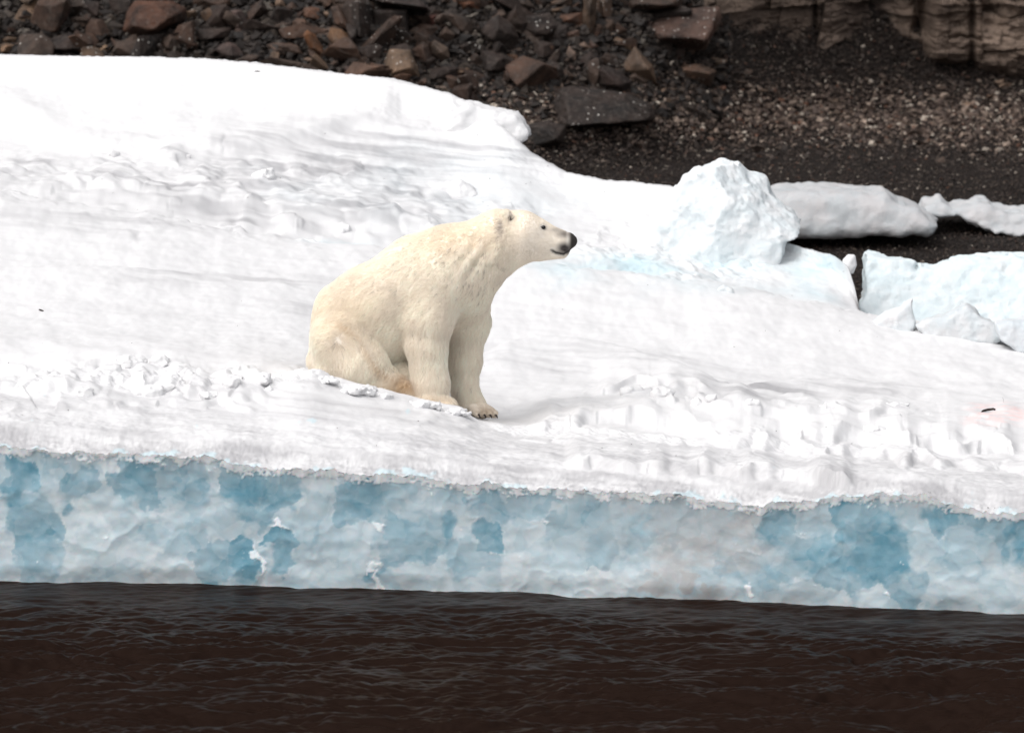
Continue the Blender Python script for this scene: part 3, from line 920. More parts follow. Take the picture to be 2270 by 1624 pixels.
CL = [
    (285, 812, .085, .045, 'widest white snow clod on the ledge left of the bear'),
    (350, 806, .060, .035, 'white snow clod with a pointed right end, left of the bear'),
    (190, 872, .045, .040, 'white snow clod at the edge of the ledge far left'),
    (335, 874, .075, .045, 'large white snow clod slipping over the ledge left of the bear'),
    (372, 862, .040, .030, 'small snow clod behind the one slipping over the left ledge'),
    (460, 878, .055, .022, 'low flat white snow clod below the left ledge'),
    (515, 850, .048, .036, 'upright white snow clod midway along the left ledge'),
    (575, 842, .070, .036, 'broad white snow clod near the right end of the left ledge'),
    (598, 866, .020, .026, 'tiny bright snow clod hanging below the left ledge near the bear'),
    (1400, 868, .050, .035, 'snow clod with a grey side, first of the clods right of the bear'),
    (1470, 876, .060, .040, 'blocky snow clod with grey face right of the bear'),
    (1545, 900, .040, .030, 'cracked snow clod below the grey hump right of the bear'),
    (1580, 892, .035, .026, 'small snow clod tucked under the grey hump right of the bear'),
    (1670, 905, .035, .026, 'small pale snow clod between the two grey humps'),
    (1840, 905, .060, .024, 'low white snow clod under the farther grey hump'),
    (1990, 902, .060, .030, 'pale snow clod at the right end of the farther hump'),
    (1935, 955, .060, .026, 'rounded snow clod above the right hand ledge'),
    (250, 345, .040, .030, 'grey snow clod under the smooth dome far left'),
    (418, 350, .014, .026, 'thin upright snow sliver under the smooth dome'),
    (590, 390, .060, .040, 'rounded snow clod in the rubble below the smooth dome'),
    (760, 515, .055, .040, 'rounded snow clod above the bluish hollow behind the bear'),
    (668, 828, .085, .030, 'flat crusty snow clod just behind the rump of the bear'),
    (722, 842, .055, .026, 'crusty snow clod lying against the haunch of the bear'),
    (790, 862, .100, .030, 'long crusty snow clod under the thigh of the bear'),
    (852, 878, .045, .022, 'crusty snow clod in front of the stained belly of the bear'),
    (935, 896, .085, .028, 'crusty snow clod at the foot of the near foreleg'),
    (1012, 912, .060, .022, 'crusty snow clod between the two front paws of the bear'),
]
for i, (px, py, rx, rz, lab) in enumerate(CL):
    o = clod(px, py, rx * 1.25, rz * 1.15, rx * 1.1, 400 + i, 0.78 if 'bear' in lab and px > 640 and px < 1100 or 'foreleg' in lab else 0.55)
    tag(o, lab, 'snow clod', 'snow clods scattered on the floe'); o.color = (1, 1, 1, 1)

# dark scraps and grit on the snow
def scrap(name, pts, w, label, cat):
    base = None; V = []; F = []
    P = [np.array(p) for p in pts]
    base = P[0]
    for i, p in enumerate(P):
        ww = w * (0.5 + math.sin(math.pi * (i + 0.5) / len(P)) * 0.6)
        for k in range(6):
            a = k * math.pi / 3
            V.append(p - base + np.array([0, math.cos(a) * ww, math.sin(a) * ww]))
    for i in range(len(P) - 1):
        for k in range(6):
            a = i * 6 + k; b = i * 6 + (k + 1) % 6
            F.append((a, b, b + 6, a + 6))
    me = bpy.data.meshes.new(name); me.from_pydata([tuple(v) for v in V], [], F + [tuple(range(5, -1, -1)), tuple(range(len(V) - 6, len(V)))])
    o = link(name, me, None, M_DARK); o.location = base
    return tag(o, label, cat)


x, y, z = on_snow(2190, 914)
scrap('bone_sliver', [(x - .055, y - .1, z + .002), (x - .035, y - .05, z + .012), (x, y, z + .014), (x + .03, y, z + .018), (x + .045, y + .02, z + .012)], 0.008, 'dark bent scrap lying beside the pink stain on the snow', 'scrap')
x, y, z = on_snow(2222, 892)
scrap('quill', [(x, y, z - .01), (x + .003, y, z + .01), (x - .002, y, z + .03)], 0.004, 'thin dark quill standing in the snow above the pink stain', 'quill')
x, y, z = on_snow(90, 690)
scrap('wood_splinter', [(x - .015, y, z + .010), (x, y, z + .007), (x + .015, y, z + .001)], 0.005, 'small brown splinter on the smooth snow at far left', 'splinter')
x, y, z = on_snow(570, 160)
scrap('wood_splinter', [(x - .018, y, z + .004), (x, y, z + .005), (x + .018, y, z + .004)], 0.003, 'tiny dark splinter near the top of the snow dome', 'splinter')


def stone_templates(n, seed, flat=0.6):
    r = np.random.default_rng(seed); out = []
    for i in range(n):
        p = r.normal(size=(11, 3)); p /= np.linalg.norm(p, axis=1)[:, None]
        p *= r.uniform(0.7, 1.1, (11, 1)); p *= np.array([1.0, r.uniform(.6, 1), r.uniform(flat * .6, flat * 1.2)])
        bm = bmesh.new()
        for v in p: bm.verts.new(v)
        g = bmesh.ops.convex_hull(bm, input=bm.verts[:])
        bmesh.ops.delete(bm, geom=[v for v in bm.verts if not v.link_faces], context='VERTS')
        bmesh.ops.triangulate(bm, faces=bm.faces[:])
        bm.verts.index_update()
        out.append((np.array([v.co[:] for v in bm.verts]), np.array([[v.index for v in f.verts] for f in bm.faces])))
        bm.free()
    return out


TEMPL = stone_templates(14, 3)


def scatter_mesh(name, pos, size, tint, seed, smooth=False):
    r = np.random.default_rng(seed)
    Vs, Fs, Ts = [], [], []
    off = 0
    which = r.integers(0, len(TEMPL), len(pos))
    for k, (tv, tf_) in enumerate(TEMPL):
        idx = np.where(which == k)[0]
        if not len(idx): continue
        a = r.uniform(0, 6.28, len(idx)); ti = r.normal(0, .35, len(idx))
        ca, sa, ct, st_ = np.cos(a), np.sin(a), np.cos(ti), np.sin(ti)
        v = tv[None] * size[idx][:, None, None]
        x = v[..., 0] * ca[:, None] - v[..., 1] * sa[:, None]; y = v[..., 0] * sa[:, None] + v[..., 1] * ca[:, None]; z = v[..., 2]
        x2 = x * ct[:, None] + z * st_[:, None]; z2 = -x * st_[:, None] + z * ct[:, None]
        V = np.stack([x2, y, z2], -1) + pos[idx][:, None, :]
        F = tf_[None] + (off + np.arange(len(idx)) * len(tv))[:, None, None]
        off += len(idx) * len(tv)
        Vs.append(V.reshape(-1, 3)); Fs.append(F.reshape(-1, 3)); Ts.append(np.repeat(tint[idx], len(tv), 0))
    me = mesh_arrays(name, np.concatenate(Vs), np.concatenate(Fs), smooth)
    add_attr(me, 'tint', np.concatenate(Ts))
    return link(name, me, None, M_STONES)


gp = []
for px, py in [(720, 300), (930, 370), (880, 430), (752, 395), (757, 432), (915, 428), (1175, 405), (550, 440), (545, 495), (305, 470), (500, 405), (310, 482), (875, 513), (1060, 300), (1215, 368), (430, 175), (690, 172), (1400, 985), (1440, 1000), (1500, 1010), (1335, 925), (1720, 960), (2190, 735), (2275, 915), (1860, 735), (1340, 425)]:
    gp.append(on_snow(px, py))
gq = np.random.default_rng(19)
for _ in range(80):
    gp.append(on_snow(gq.uniform(-300, 2400), gq.uniform(330, 1040)))
gp = np.array(gp)
o = scatter_mesh('grit', gp, np.random.default_rng(9).uniform(.0025, .0075, len(gp)), np.tile([[.05, .04, .035]], (len(gp), 1)), 8)
tag(o, kind='stuff')

# ------------------------------------------------------------------ boulders and scree
def roughen(bm, seed, amp, cuts):
    bmesh.ops.triangulate(bm, faces=bm.faces[:])
    for _ in range(cuts):
        bmesh.ops.subdivide_edges(bm, edges=bm.edges[:], cuts=1, use_grid_fill=True)
    bm.normal_update()
    co = np.array([v.co[:] for v in bm.verts]); no = np.array([v.normal[:] for v in bm.verts])
    d = amp * fbm3(co[:, 0] * 9 + seed, co[:, 1] * 9, co[:, 2] * 9, 3, seed) + 0.4 * amp * noise3(co[:, 0] * 40, co[:, 1] * 40, co[:, 2] * 40 + seed, seed)
    for v, p in zip(bm.verts, co + no * d[:, None]):
        v.co = p


def boulder(outline, Z0, depth, front, color, label, name='boulder', lichen=0.3, cat='boulder', rough=1.0, seed=0, back=0.8):
    """angular boulder from its outline, with crest points (px,py,forward share) that face the sea"""
    cxp = sum(p[0] for p in outline) / len(outline); byp = max(p[1] for p in outline)
    if Z0 is None:
        gx_, gy_, gz_ = on_ground(np.array([cxp]), np.array([byp - 6.0]))
        Y = float(gy_[0]) + depth * 0.3
    else:
        Y = Z0
    pts = [np.array([float(v) for v in at(px, py, Y)]) for px, py in outline]
    c = np.mean(pts, 0)
    allp = list(pts)
    for p in pts:
        q = c + (p - c) * back; allp.append(q + np.array([0, depth, 0]))
    for (px, py, k) in front:
        allp.append(np.array([float(v) for v in at(px, py, Y - depth * k)]))
    base = np.array([c[0], Y, min(p[2] for p in pts)])
    bm = bmesh.new()
    for p in allp: bm.verts.new(p - base)
    bmesh.ops.convex_hull(bm, input=bm.verts[:])
    bmesh.ops.delete(bm, geom=[v for v in bm.verts if not v.link_faces], context='VERTS')
    size = max(np.ptp(np.array(pts), axis=0))
    bmesh.ops.dissolve_limit(bm, angle_limit=0.12, verts=bm.verts[:], edges=bm.edges[:])
    bmesh.ops.bevel(bm, geom=bm.edges[:], offset=0.014 * size + 0.002, segments=1, affect='EDGES', clamp_overlap=True)
    roughen(bm, 500 + seed, 0.012 * size * rough + 0.002, 3 if size > 0.25 else 2)
    me = bpy.data.meshes.new(name); bm.to_mesh(me); bm.free()
    o = link(name, me, None, M_ROCK); o.location = base; o.color = (*color, lichen)
    return tag(o, label, cat)


def reg(x0, y0, s):
    return lambda pts: [((x0 + p[0] / s) * 0.94583, (y0 + p[1] / s) * 0.94583, *p[2:]) for p in pts]


A = reg(0, 0, 3.7833); B = reg(500, 0, 3.7833); C3 = reg(1000, 0, 3.2429)
BR = (.080, .053, .040); DK = (.032, .022, .018); RD = (.105, .055, .035); GR = (.088, .070, .060); TAN = (.20, .155, .115); OR = (.19, .095, .04); PALE = (.26, .215, .175); PUR = (.085, .066, .066)
BOULDERS = [
    (A, [(330, 10), (420, -60), (590, -50), (640, 70), (610, 150), (520, 300), (470, 305), (260, 262), (250, 240), (290, 190)], .30, [(590, 0, .5), (495, 285, .6), (330, 30, .3), (470, 60, .6)], BR, 'tall grey brown slab leaning left, near the upper left corner'),
    (A, [(1130, 110), (1190, 10), (1540, 15), (1650, 80), (1640, 190), (1490, 225), (1350, 355), (1150, 355), (1065, 285)], .42, [(1230, 80, .6), (1360, 268, .9), (1160, 232, .7), (1510, 150, .6), (1400, 60, .4)], RD, 'largest reddish brown boulder at upper left with a dark hollow beneath'),
    (A, [(640, 40), (740, 0), (880, 20), (900, 160), (640, 152)], .25, [(770, 60, .4), (860, 140, .5)], DK, 'dark squarish boulder between the leaning slab and the reddish boulder'),
    (A, [(635, 175), (660, 152), (775, 150), (790, 245), (640, 245)], .12, [(700, 160, .5), (760, 235, .6)], GR, 'grey squarish rock right under the dark squarish boulder'),
    (A, [(740, 340), (760, 240), (800, 170), (910, 170), (1000, 320), (880, 355)], .16, [(850, 200, .6), (900, 320, .8), (800, 320, .5)], BR, 'wedge shaped brown rock left of the reddish boulder'),
    (A, [(360, 380), (580, 298), (720, 355), (890, 370), (860, 425), (720, 480), (460, 480), (400, 430)], .2, [(600, 360, .6), (700, 430, .9), (480, 440, .8)], DK, 'wide dark wedge of rock low at the snow edge, upper left'),
    (A, [(725, 345), (770, 305), (830, 288), (885, 330), (885, 375), (760, 380)], .12, [(830, 330, .6), (780, 340, .5)], PALE, 'grey rock with a whitish top behind the wide dark wedge', .55),
    (A, [(115, 485), (150, 425), (250, 380), (330, 353), (400, 410), (455, 485)], .14, [(300, 400, .6), (340, 470, .8), (200, 440, .6)], TAN, 'broad tan rock with two faces at the snow edge, far left'),
    (A, [(-60, 430), (0, 395), (50, 378), (140, 402), (115, 485), (-40, 485)], .12, [(60, 410, .6), (30, 460, .7)], (.30, .22, .15), 'cream stone at the snow edge cut by the left side'),
    (A, [(15, 355), (70, 322), (150, 340), (135, 395), (30, 385)], .1, [(80, 345, .6)], TAN, 'small rounded tan stone lying above the cream stone, far left'),
    (A, [(835, 440), (880, 405), (930, 393), (980, 430), (955, 478), (860, 478)], .07, [(920, 425, .6), (890, 450, .7)], (.33, .27, .20), 'small cream stone at the snow edge right of the wide dark wedge'),
    (A, [(135, 400), (195, 338), (240, 348), (222, 392), (150, 425)], .06, [(200, 370, .7)], DK, 'small dark oblong stone leaning on the broad tan rock'),
    (A, [(290, 345), (370, 278), (490, 350), (360, 378), (300, 368)], .12, [(380, 330, .6)], GR, 'grey triangular rock below the tall leaning slab'),
    (A, [(1430, 360), (1500, 300), (1590, 350), (1605, 490), (1440, 490)], .16, [(1510, 350, .5), (1480, 420, .7)], GR, 'mottled grey boulder at the snow edge below the reddish boulder', .6),
    (A, [(1890, 450), (1950, 400), (2020, 378), (2090, 400), (2195, 505), (2170, 530), (1960, 520)], .15, [(2040, 420, .6), (2060, 500, .8)], PUR, 'smooth purplish grey mound of rock at the snow edge'),
    (A, [(1640, 320), (1700, 248), (2050, 245), (2070, 320), (1860, 378), (1680, 375)], .2, [(1750, 270, .4), (2000, 270, .4), (1850, 350, .7)], DK, 'wide dark brown slab behind the purplish grey mound'),
    (A, [(1780, 110), (1850, 68), (1950, 90), (1975, 200), (1900, 235), (1800, 205)], .14, [(1870, 110, .5), (1900, 200, .7)], (.15, .10, .06), 'rusty streaked block resting on the wide dark slab', .5),
    (A, [(1640, -40), (2090, -60), (2110, 40), (1950, 80), (1650, 72)], .3, [(1800, 0, .5), (1950, 50, .6)], BR, 'broad brown rock cut by the top edge right of the reddish boulder'),
    (A, [(1650, 100), (1700, 82), (1760, 92), (1745, 172), (1650, 195)], .1, [(1700, 110, .6)], TAN, 'light tan rock touching the right end of the reddish boulder', .5),
    (B, [(95, 235), (150, 100), (200, 85), (260, 90), (335, 255), (220, 275)], .16, [(200, 110, .5), (220, 240, .7)], PUR, 'peaked grey rock split by a vertical crack'),
    (B, [(270, 205), (290, 110), (430, -10), (495, 100), (360, 195)], .2, [(420, 60, .5), (330, 170, .6)], BR, 'tilted brown slab behind the peaked split rock'),
    (B, [(545, 45), (560, -40), (610, -20), (645, 60), (580, 105)], .09, [(590, 30, .6)], PALE, 'narrow pale rock leaning at the top edge left of centre'),
    (B, [(640, 60), (700, 20), (770, 100), (680, 150), (640, 120)], .12, [(700, 70, .6)], BR, 'dark brown rock right of the narrow pale rock'),
    (B, [(775, 135), (800, 72), (870, 62), (945, 72), (970, 195), (840, 195)], .16, [(850, 90, .5), (940, 180, .6), (820, 150, .5)], (.13, .075, .05), 'squarish rust brown block left of the big dark boulders'),
    (B, [(865, -10), (1010, -60), (1180, -40), (1170, 15), (900, 42)], .25, [(1000, 0, .6)], BR, 'flat brown rock cut by the top edge above the rust brown block'),
    (B, [(975, 110), (1010, 98), (1055, 150), (1040, 180), (990, 150)], .06, [(1015, 130, .6)], PALE, 'small pale rock right of the rust brown block'),
    (B, [(790, 315), (830, 268), (905, 310), (1015, 485), (965, 515), (850, 445)], .1, [(850, 300, .6), (980, 480, .8), (870, 420, .6)], OR, 'orange brown slab standing on end above the snow edge', .1),
    (B, [(1005, 335), (1040, 245), (1130, 260), (1290, 372), (1200, 422), (1070, 450), (1035, 410)], .14, [(1060, 350, .6), (1200, 380, .8), (1080, 420, .8)], (.14, .09, .05), 'tan wedge right of the orange slab', .1),
    (B, [(1150, 60), (1200, -30), (1330, -40), (1410, 40), (1415, 345), (1290, 365), (1150, 245)], .4, [(1280, 20, .6), (1300, 330, .7)], (.05, .04, .036), 'tall dark grey boulder left of the black cube shaped boulder', .5),
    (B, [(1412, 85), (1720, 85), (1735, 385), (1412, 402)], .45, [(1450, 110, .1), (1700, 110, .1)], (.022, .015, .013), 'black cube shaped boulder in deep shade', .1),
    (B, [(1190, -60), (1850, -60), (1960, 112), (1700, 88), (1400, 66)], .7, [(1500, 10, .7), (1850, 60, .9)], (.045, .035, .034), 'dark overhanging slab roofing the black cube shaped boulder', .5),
    (B, [(1470, 700), (1500, 600), (1560, 440), (1595, 432), (1640, 440), (1740, 445), (1812, 590), (1835, 700)], .2, [(1605, 462, .5), (1610, 640, .9), (1660, 480, .6), (1760, 600, .8), (1560, 680, .7)], (.25, .205, .16), 'pale lichen covered peaked boulder at the snow edge', .7),
    (B, [(1915, 400), (1960, 352), (2085, 430), (2095, 520), (2032, 565), (1928, 500)], .14, [(2020, 468, .9), (1955, 400, .5)], (.16, .135, .115), 'cube like grey rock with pale edges right of the peaked boulder', .4),
    (B, [(1975, 340), (2060, 228), (2150, 312), (2110, 385), (2080, 408)], .14, [(2060, 290, .7)], GR, 'grey rock leaning above the cube like rock'),
    (B, [(2020, 130), (2100, 95), (2290, 180), (2310, 290), (2180, 312)], .2, [(2120, 140, .5), (2200, 280, .6)], GR, 'long grey slab sloping down to the right near the top'),
    (B, [(1875, 240), (1910, 128), (1995, 130), (1965, 235), (1890, 262)], .1, [(1930, 160, .6)], (.12, .05, .04), 'reddish rock left of the long sloping grey slab', .1),
    (B, [(1728, 280), (1800, 228), (1865, 260), (1855, 345), (1740, 375)], .12, [(1800, 270, .7)], GR, 'domed grey rock right of the black cube shaped boulder'),
    (B, [(1728, 185), (1750, 143), (1790, 205), (1780, 224), (1735, 218)], .04, [(1755, 180, .6)], PALE, 'little cream stone standing on the domed grey rock'),
    (B, [(1760, 440), (1860, 370), (1910, 400), (1940, 560), (1830, 600)], .16, [(1850, 430, .5), (1880, 540, .6)], BR, 'brown rock between the peaked boulder and the cube like rock'),
    (B, [(525, 240), (600, 188), (725, 200), (735, 272), (560, 295)], .14, [(640, 220, .6)], GR, 'flat grey rock midway up the scree left of the orange slab'),
    (B, [(398, 255), (430, 236), (472, 236), (484, 275), (430, 292)], .05, [(440, 260, .7)], (.42, .38, .33), 'small whitish stone left of the flat grey rock', .7),
    (B, [(470, 400), (600, 375), (745, 400), (835, 495), (720, 500), (500, 450)], .14, [(640, 410, .5), (760, 470, .6)], (.10, .07, .055), 'long low brown slab left of the orange slab'),
    (B, [(1010, 580), (1060, 530), (1110, 530), (1120, 570), (1080, 620), (1030, 615)], .08, [(1080, 560, .7)], GR, 'upright grey stone at the snow edge below the tan wedge'),
    (B, [(1145, 600), (1180, 580), (1220, 590), (1270, 660), (1200, 660), (1150, 640)], .09, [(1190, 610, .7)], PUR, 'small greyish stone at the snow edge left of the peaked boulder'),
    (B, [(785, 520), (850, 510), (960, 545), (900, 575), (800, 555)], .08, [(860, 535, .6)], (.19, .15, .12), 'flat buff stone at the snow edge below the orange slab'),
    (B, [(1830, 710), (1900, 620), (2050, 588), (2175, 600), (2150, 710), (1900, 730)], .2, [(2000, 630, .5), (1950, 700, .8)], DK, 'low dark mound of rock at the snow edge right of the peaked boulder'),
    (C3, [(410, 245), (480, 150), (545, 105), (640, 180), (705, 290), (655, 415), (480, 335)], .28, [(540, 220, .6), (640, 260, .4), (500, 300, .6)], DK, 'dark fin of rock above the orange edged wedge'),
    (C3, [(395, 525), (420, 385), (575, 395), (740, 500), (660, 545), (450, 575)], .2, [(450, 410, .4), (580, 440, .6), (470, 540, .8)], DK, 'dark wedge of rock with an orange brown flank beside it'),
    (C3, [(575, 412), (680, 418), (795, 525), (740, 535), (650, 470)], .1, [(690, 460, .7)], OR, 'orange brown flake lying against the dark wedge', .1),
    (C3, [(1028, 485), (1080, 338), (1135, 400), (1135, 455), (1060, 500)], .09, [(1090, 440, .8)], (.30, .26, .24), 'small pale pyramid shaped rock near the black gap'),
    (C3, [(1110, 525), (1170, 440), (1245, 388), (1355, 470), (1330, 530), (1230, 545)], .16, [(1240, 440, .6), (1220, 510, .7)], DK, 'dark rock in front of the pale pyramid shaped rock'),
    (C3, [(1190, 530), (1330, 495), (1480, 545), (1570, 625), (1500, 725), (1240, 640)], .2, [(1350, 540, .5), (1450, 650, .7)], (.030, .020, .018), 'dark rock lying behind the biggest dark slab'),
    (C3, [(1462, 545), (1580, 345), (1722, 500), (1750, 635), (1690, 645), (1530, 565)], .22, [(1690, 528, .8), (1600, 480, .5)], (.13, .10, .075), 'brown pyramid shaped boulder above the biggest dark slab', .2),
    (C3, [(1525, 595), (1580, 548), (1695, 612), (1675, 655), (1600, 645)], .08, [(1590, 580, .6), (1660, 625, .7)], GR, 'small grey stone leaning on the foot of the brown pyramid'),
    (C3, [(870, 860), (1000, 675), (1100, 655), (1310, 675), (1530, 720), (1700, 785), (1745, 870), (1725, 930), (1560, 925), (1060, 990), (900, 960)], .55, [(1060, 720, .4), (1090, 960, .9), (1400, 930, .7), (1680, 915, .5), (1500, 770, .3)], (.034, .026, .023), 'biggest dark slab, jutting over the gravel to the right of the snow', .42),
    (C3, [(690, 1140), (760, 950), (900, 920), (1060, 960), (1040, 1090), (900, 1150)], .3, [(900, 980, .4), (980, 1060, .6)], (.034, .026, .023), 'dark foot rock under the left end of the biggest dark slab', .3),
    (C3, [(1905, 520), (1950, 495), (2085, 488), (2205, 540), (2165, 660), (1910, 660)], .2, [(1960, 530, .6), (2150, 560, .6)], (.17, .125, .10), 'square tan boulder on the gravel below the lichen spotted boulder', .5),
    (C3, [(2085, 460), (2180, 438), (2290, 460), (2260, 505), (2130, 525)], .12, [(2180, 470, .6)], PALE, 'flat whitish slab lying beside the square tan boulder', .7),
    (C3, [(1905, 385), (1980, 357), (2045, 380), (2025, 415), (1930, 418)], .08, [(1980, 385, .6)], (.19, .15, .125), 'small tan stone under the lichen spotted boulder'),
    (C3, [(1475, 390), (1560, 180), (1800, 100), (2100, 85), (2235, 50), (2245, 130), (2140, 355), (2120, 388), (1820, 330), (1500, 410)], .45, [(1700, 200, .5), (1830, 280, .8), (2120, 300, .7), (2050, 150, .3)], (.12, .085, .075), 'large brown boulder spotted with white lichen below the cliff', .75),
    (C3, [(1415, -20), (1700, -60), (1945, -40), (1935, 60), (1700, 90), (1420, 130)], .5, [(1600, 30, .6), (1850, 40, .6)], (.085, .062, .052), 'brown rock ledge at the top edge above the lichen spotted boulder', .5),
    (C3, [(1290, -60), (1400, -60), (1420, 132), (1360, 155), (1290, 132)], .22, [(1340, 20, .6), (1350, 130, .7)], (.15, .12, .10), 'grey pillar of rock hanging over the black gap', .65),
    (C3, [(1195, -60), (1290, -60), (1282, 150), (1245, 320), (1190, 200)], .2, [(1240, 50, .5)], (.12, .09, .065), 'narrow brown rock left of the black gap'),
    (C3, [(995, 180), (1020, 115), (1185, 92), (1190, 185), (1085, 235)], .14, [(1080, 150, .6)], (.13, .075, .05), 'brown faceted rock left of the narrow brown rock', .2),
    (C3, [(795, 435), (830, 305), (965, 330), (985, 405), (880, 475)], .18, [(890, 350, .5), (880, 440, .7)], DK, 'dark rounded rock left of the pale pyramid shaped rock', .45),
    (C3, [(625, 15), (740, -40), (840, 70), (740, 105)], .16, [(740, 30, .6)], GR, 'grey rock cut by the top edge above the dark fin'),
    (C3, [(860, 15), (1115, -30), (1105, 50), (880, 65)], .2, [(1000, 30, .6)], (.15, .115, .09), 'flat tan rock cut by the top edge near the centre'),
    (C3, [(880, 65), (1050, 55), (1050, 95), (960, 110), (890, 100)], .12, [(980, 80, .6)], TAN, 'yellowish rock under the flat tan rock at the top', .2),
    (C3, [(1040, 250), (1160, 230), (1170, 300), (1100, 325), (1040, 300)], .1, [(1100, 260, .6)], (.14, .10, .085), 'brown rock below the brown faceted rock'),
    (C3, [(940, 220), (1030, 235), (1035, 300), (960, 290)], .08, [(990, 260, .6)], PALE, 'mottled pale rock right of the dark rounded rock', .7),
    (C3, [(1140, 340), (1200, 318), (1255, 370), (1230, 400), (1150, 385)], .09, [(1200, 350, .6)], (.17, .14, .12), 'tan stone right of the pale pyramid shaped rock'),
    (C3, [(200, 20), (330, -40), (415, 0), (410, 90), (250, 100)], .2, [(320, 30, .6)], (.14, .07, .04), 'rusty brown rock cut by the top edge above the long sloping slab', .2),
    (C3, [(225, 350), (330, 325), (335, 425), (240, 430)], .1, [(290, 350, .6)], DK, 'small dark block right of the cube like grey rock'),
]
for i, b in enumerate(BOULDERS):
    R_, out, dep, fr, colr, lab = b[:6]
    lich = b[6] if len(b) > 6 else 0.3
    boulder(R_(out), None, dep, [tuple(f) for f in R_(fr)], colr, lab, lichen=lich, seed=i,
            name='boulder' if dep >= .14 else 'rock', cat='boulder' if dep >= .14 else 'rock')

# medium scree rocks, each an object of its own
sr = np.random.default_rng(21)
protos = []
for k in range(12):
    n = 12
    p = sr.normal(size=(n, 3)); p /= np.linalg.norm(p, axis=1)[:, None]
    p *= sr.uniform(.75, 1.1, (n, 1)); p *= np.array([1, sr.uniform(.7, 1), sr.uniform(.45, .8)])
    bm = bmesh.new()
    for v in p: bm.verts.new(v)
    bmesh.ops.convex_hull(bm, input=bm.verts[:])
    bmesh.ops.delete(bm, geom=[v for v in bm.verts if not v.link_faces], context='VERTS')
    bmesh.ops.dissolve_limit(bm, angle_limit=0.2, verts=bm.verts[:], edges=bm.edges[:])
    bmesh.ops.bevel(bm, geom=bm.edges[:], offset=0.035, segments=1, affect='EDGES', clamp_overlap=True)
    roughen(bm, 900 + k, 0.03, 1)
    me = bpy.data.meshes.new('scree_rock'); bm.to_mesh(me); bm.free(); me.materials.append(M_ROCK)
    protos.append(me)
TINTS = [(BR, 'brown'), (DK, 'dark'), (GR, 'grey'), ((.125, .085, .065), 'light brown'), (TAN, 'tan')]
nsc = 0
while nsc < 290:
    px = sr.uniform(-260, 1520); py = sr.uniform(-60, 235)
    if px > 1150 and py > 190 - 0.0 * px: continue
    if px > 1380 and py > 110: continue
    x, y, z = [float(v[0]) for v in on_ground(np.array([px]), np.array([py]))]
    s = float(np.clip(sr.lognormal(-2.35, .42), .04, .26))
    t, nm = TINTS[int(sr.choice(5, p=[.34, .24, .2, .14, .08]))]
    j = sr.uniform(.75, 1.25)
    o = bpy.data.objects.new('scree_rock', protos[nsc % 12]); COL.objects.link(o)
    o.location = (x, y, z + s * .15)
    o.scale = (s * sr.uniform(.8, 1.5), s, s * sr.uniform(.7, 1.2))
    o.rotation_euler = (sr.normal(0, .5), sr.normal(0, .5), sr.uniform(0, 6.28))
    o.color = (*[c * j for c in t], float(sr.uniform(.1, .6)))
    tag(o, 'small %s angular rock among the loose scree above the snow' % nm, 'rock', '%s rocks of the scree' % nm)
    nsc += 1


def pal(n, r, dark=.6):
    base = 0.82 * np.array([[.044, .030, .024], [.078, .055, .044], [.12, .088, .069], [.20, .152, .12], [.34, .29, .24], [.125, .062, .04]])
    pr = np.array([.36 + .2 * dark, .26, .18 - .06 * dark, .10 - .06 * dark, .045 - .03 * dark, .03]); pr = pr / pr.sum()
    t = base[r.choice(6, n, p=pr)]
    return t * r.uniform(.7, 1.3, (n, 1))


# small scree between the rocks (too many to count)
r = np.random.default_rng(31)
n = 16000
px = r.uniform(-500, 1620, n); py = r.uniform(-90, 260, n)
x, y, z = on_ground(px, py)
o = scatter_mesh('scree', np.stack([x, y, z], 1), np.clip(r.lognormal(-3.5, .5, n), .010, .09), pal(n, r, .35) * .26, 32)  # tint darkened so the crevices between the rocks look shaded
tag(o, kind='stuff')
# beach gravel: coarser and paler in the upper bands, fine and dark towards the ice
n = 86000
px = r.uniform(850, 3100, n); py = 30 + 660 * r.random(n) ** 1.1
x, y, z = on_ground(px, py)
band = np.exp(-((py - 250 - 0.02 * (px - 1500)) / 75.0) ** 2)
s = np.clip(r.lognormal(-4.75, .48, n) * (1 + 1.0 * band), .005, .05)
s = np.where(py > 360, np.maximum(np.minimum(s, .011 + .010 * r.random(n)), .010), s)
dk = np.clip(1.15 - 1.2 * band, 0, 1)
ta = pal(n, r, 0.0); tb = pal(n, r, .9) * .55
pick = r.random(n) < dk
tint = np.where(pick[:, None], tb, ta)
pale = (r.random(n) < .018)
tint = tint * (1 + .45 * band)[:, None]
tint[pale] = np.array([.28, .24, .20])
o = scatter_mesh('gravel', np.stack([x, y, z + s * .15], 1), s, tint, 33)
tag(o, kind='stuff')
# larger beach stones as things
for k in range(48):
    px = sr.uniform(1420, 2320); py = sr.uniform(150, 300) if k < 40 else sr.uniform(300, 420)
    x, y, z = [float(v[0]) for v in on_ground(np.array([px]), np.array([py]))]
    s = sr.uniform(.03, .06)
    pale = k % 3 == 0
    o = bpy.data.objects.new('beach_stone', protos[k % 12]); COL.objects.link(o)
    o.location = (x, y, z + s * .2); o.scale = (s * sr.uniform(1, 1.7), s, s * .7); o.rotation_euler = (sr.normal(0, .25), sr.normal(0, .25), sr.uniform(0, 6.28))
    c = np.array((.25, .21, .175) if pale else (.10, .08, .068)) * sr.uniform(.7, 1.2)
    o.color = (*c, .4)
    tag(o, '%s flat stone among the beach gravel below the cliff' % ('pale' if pale else 'dull brown'), 'stone', '%s stones on the beach' % ('pale' if pale else 'brown'))

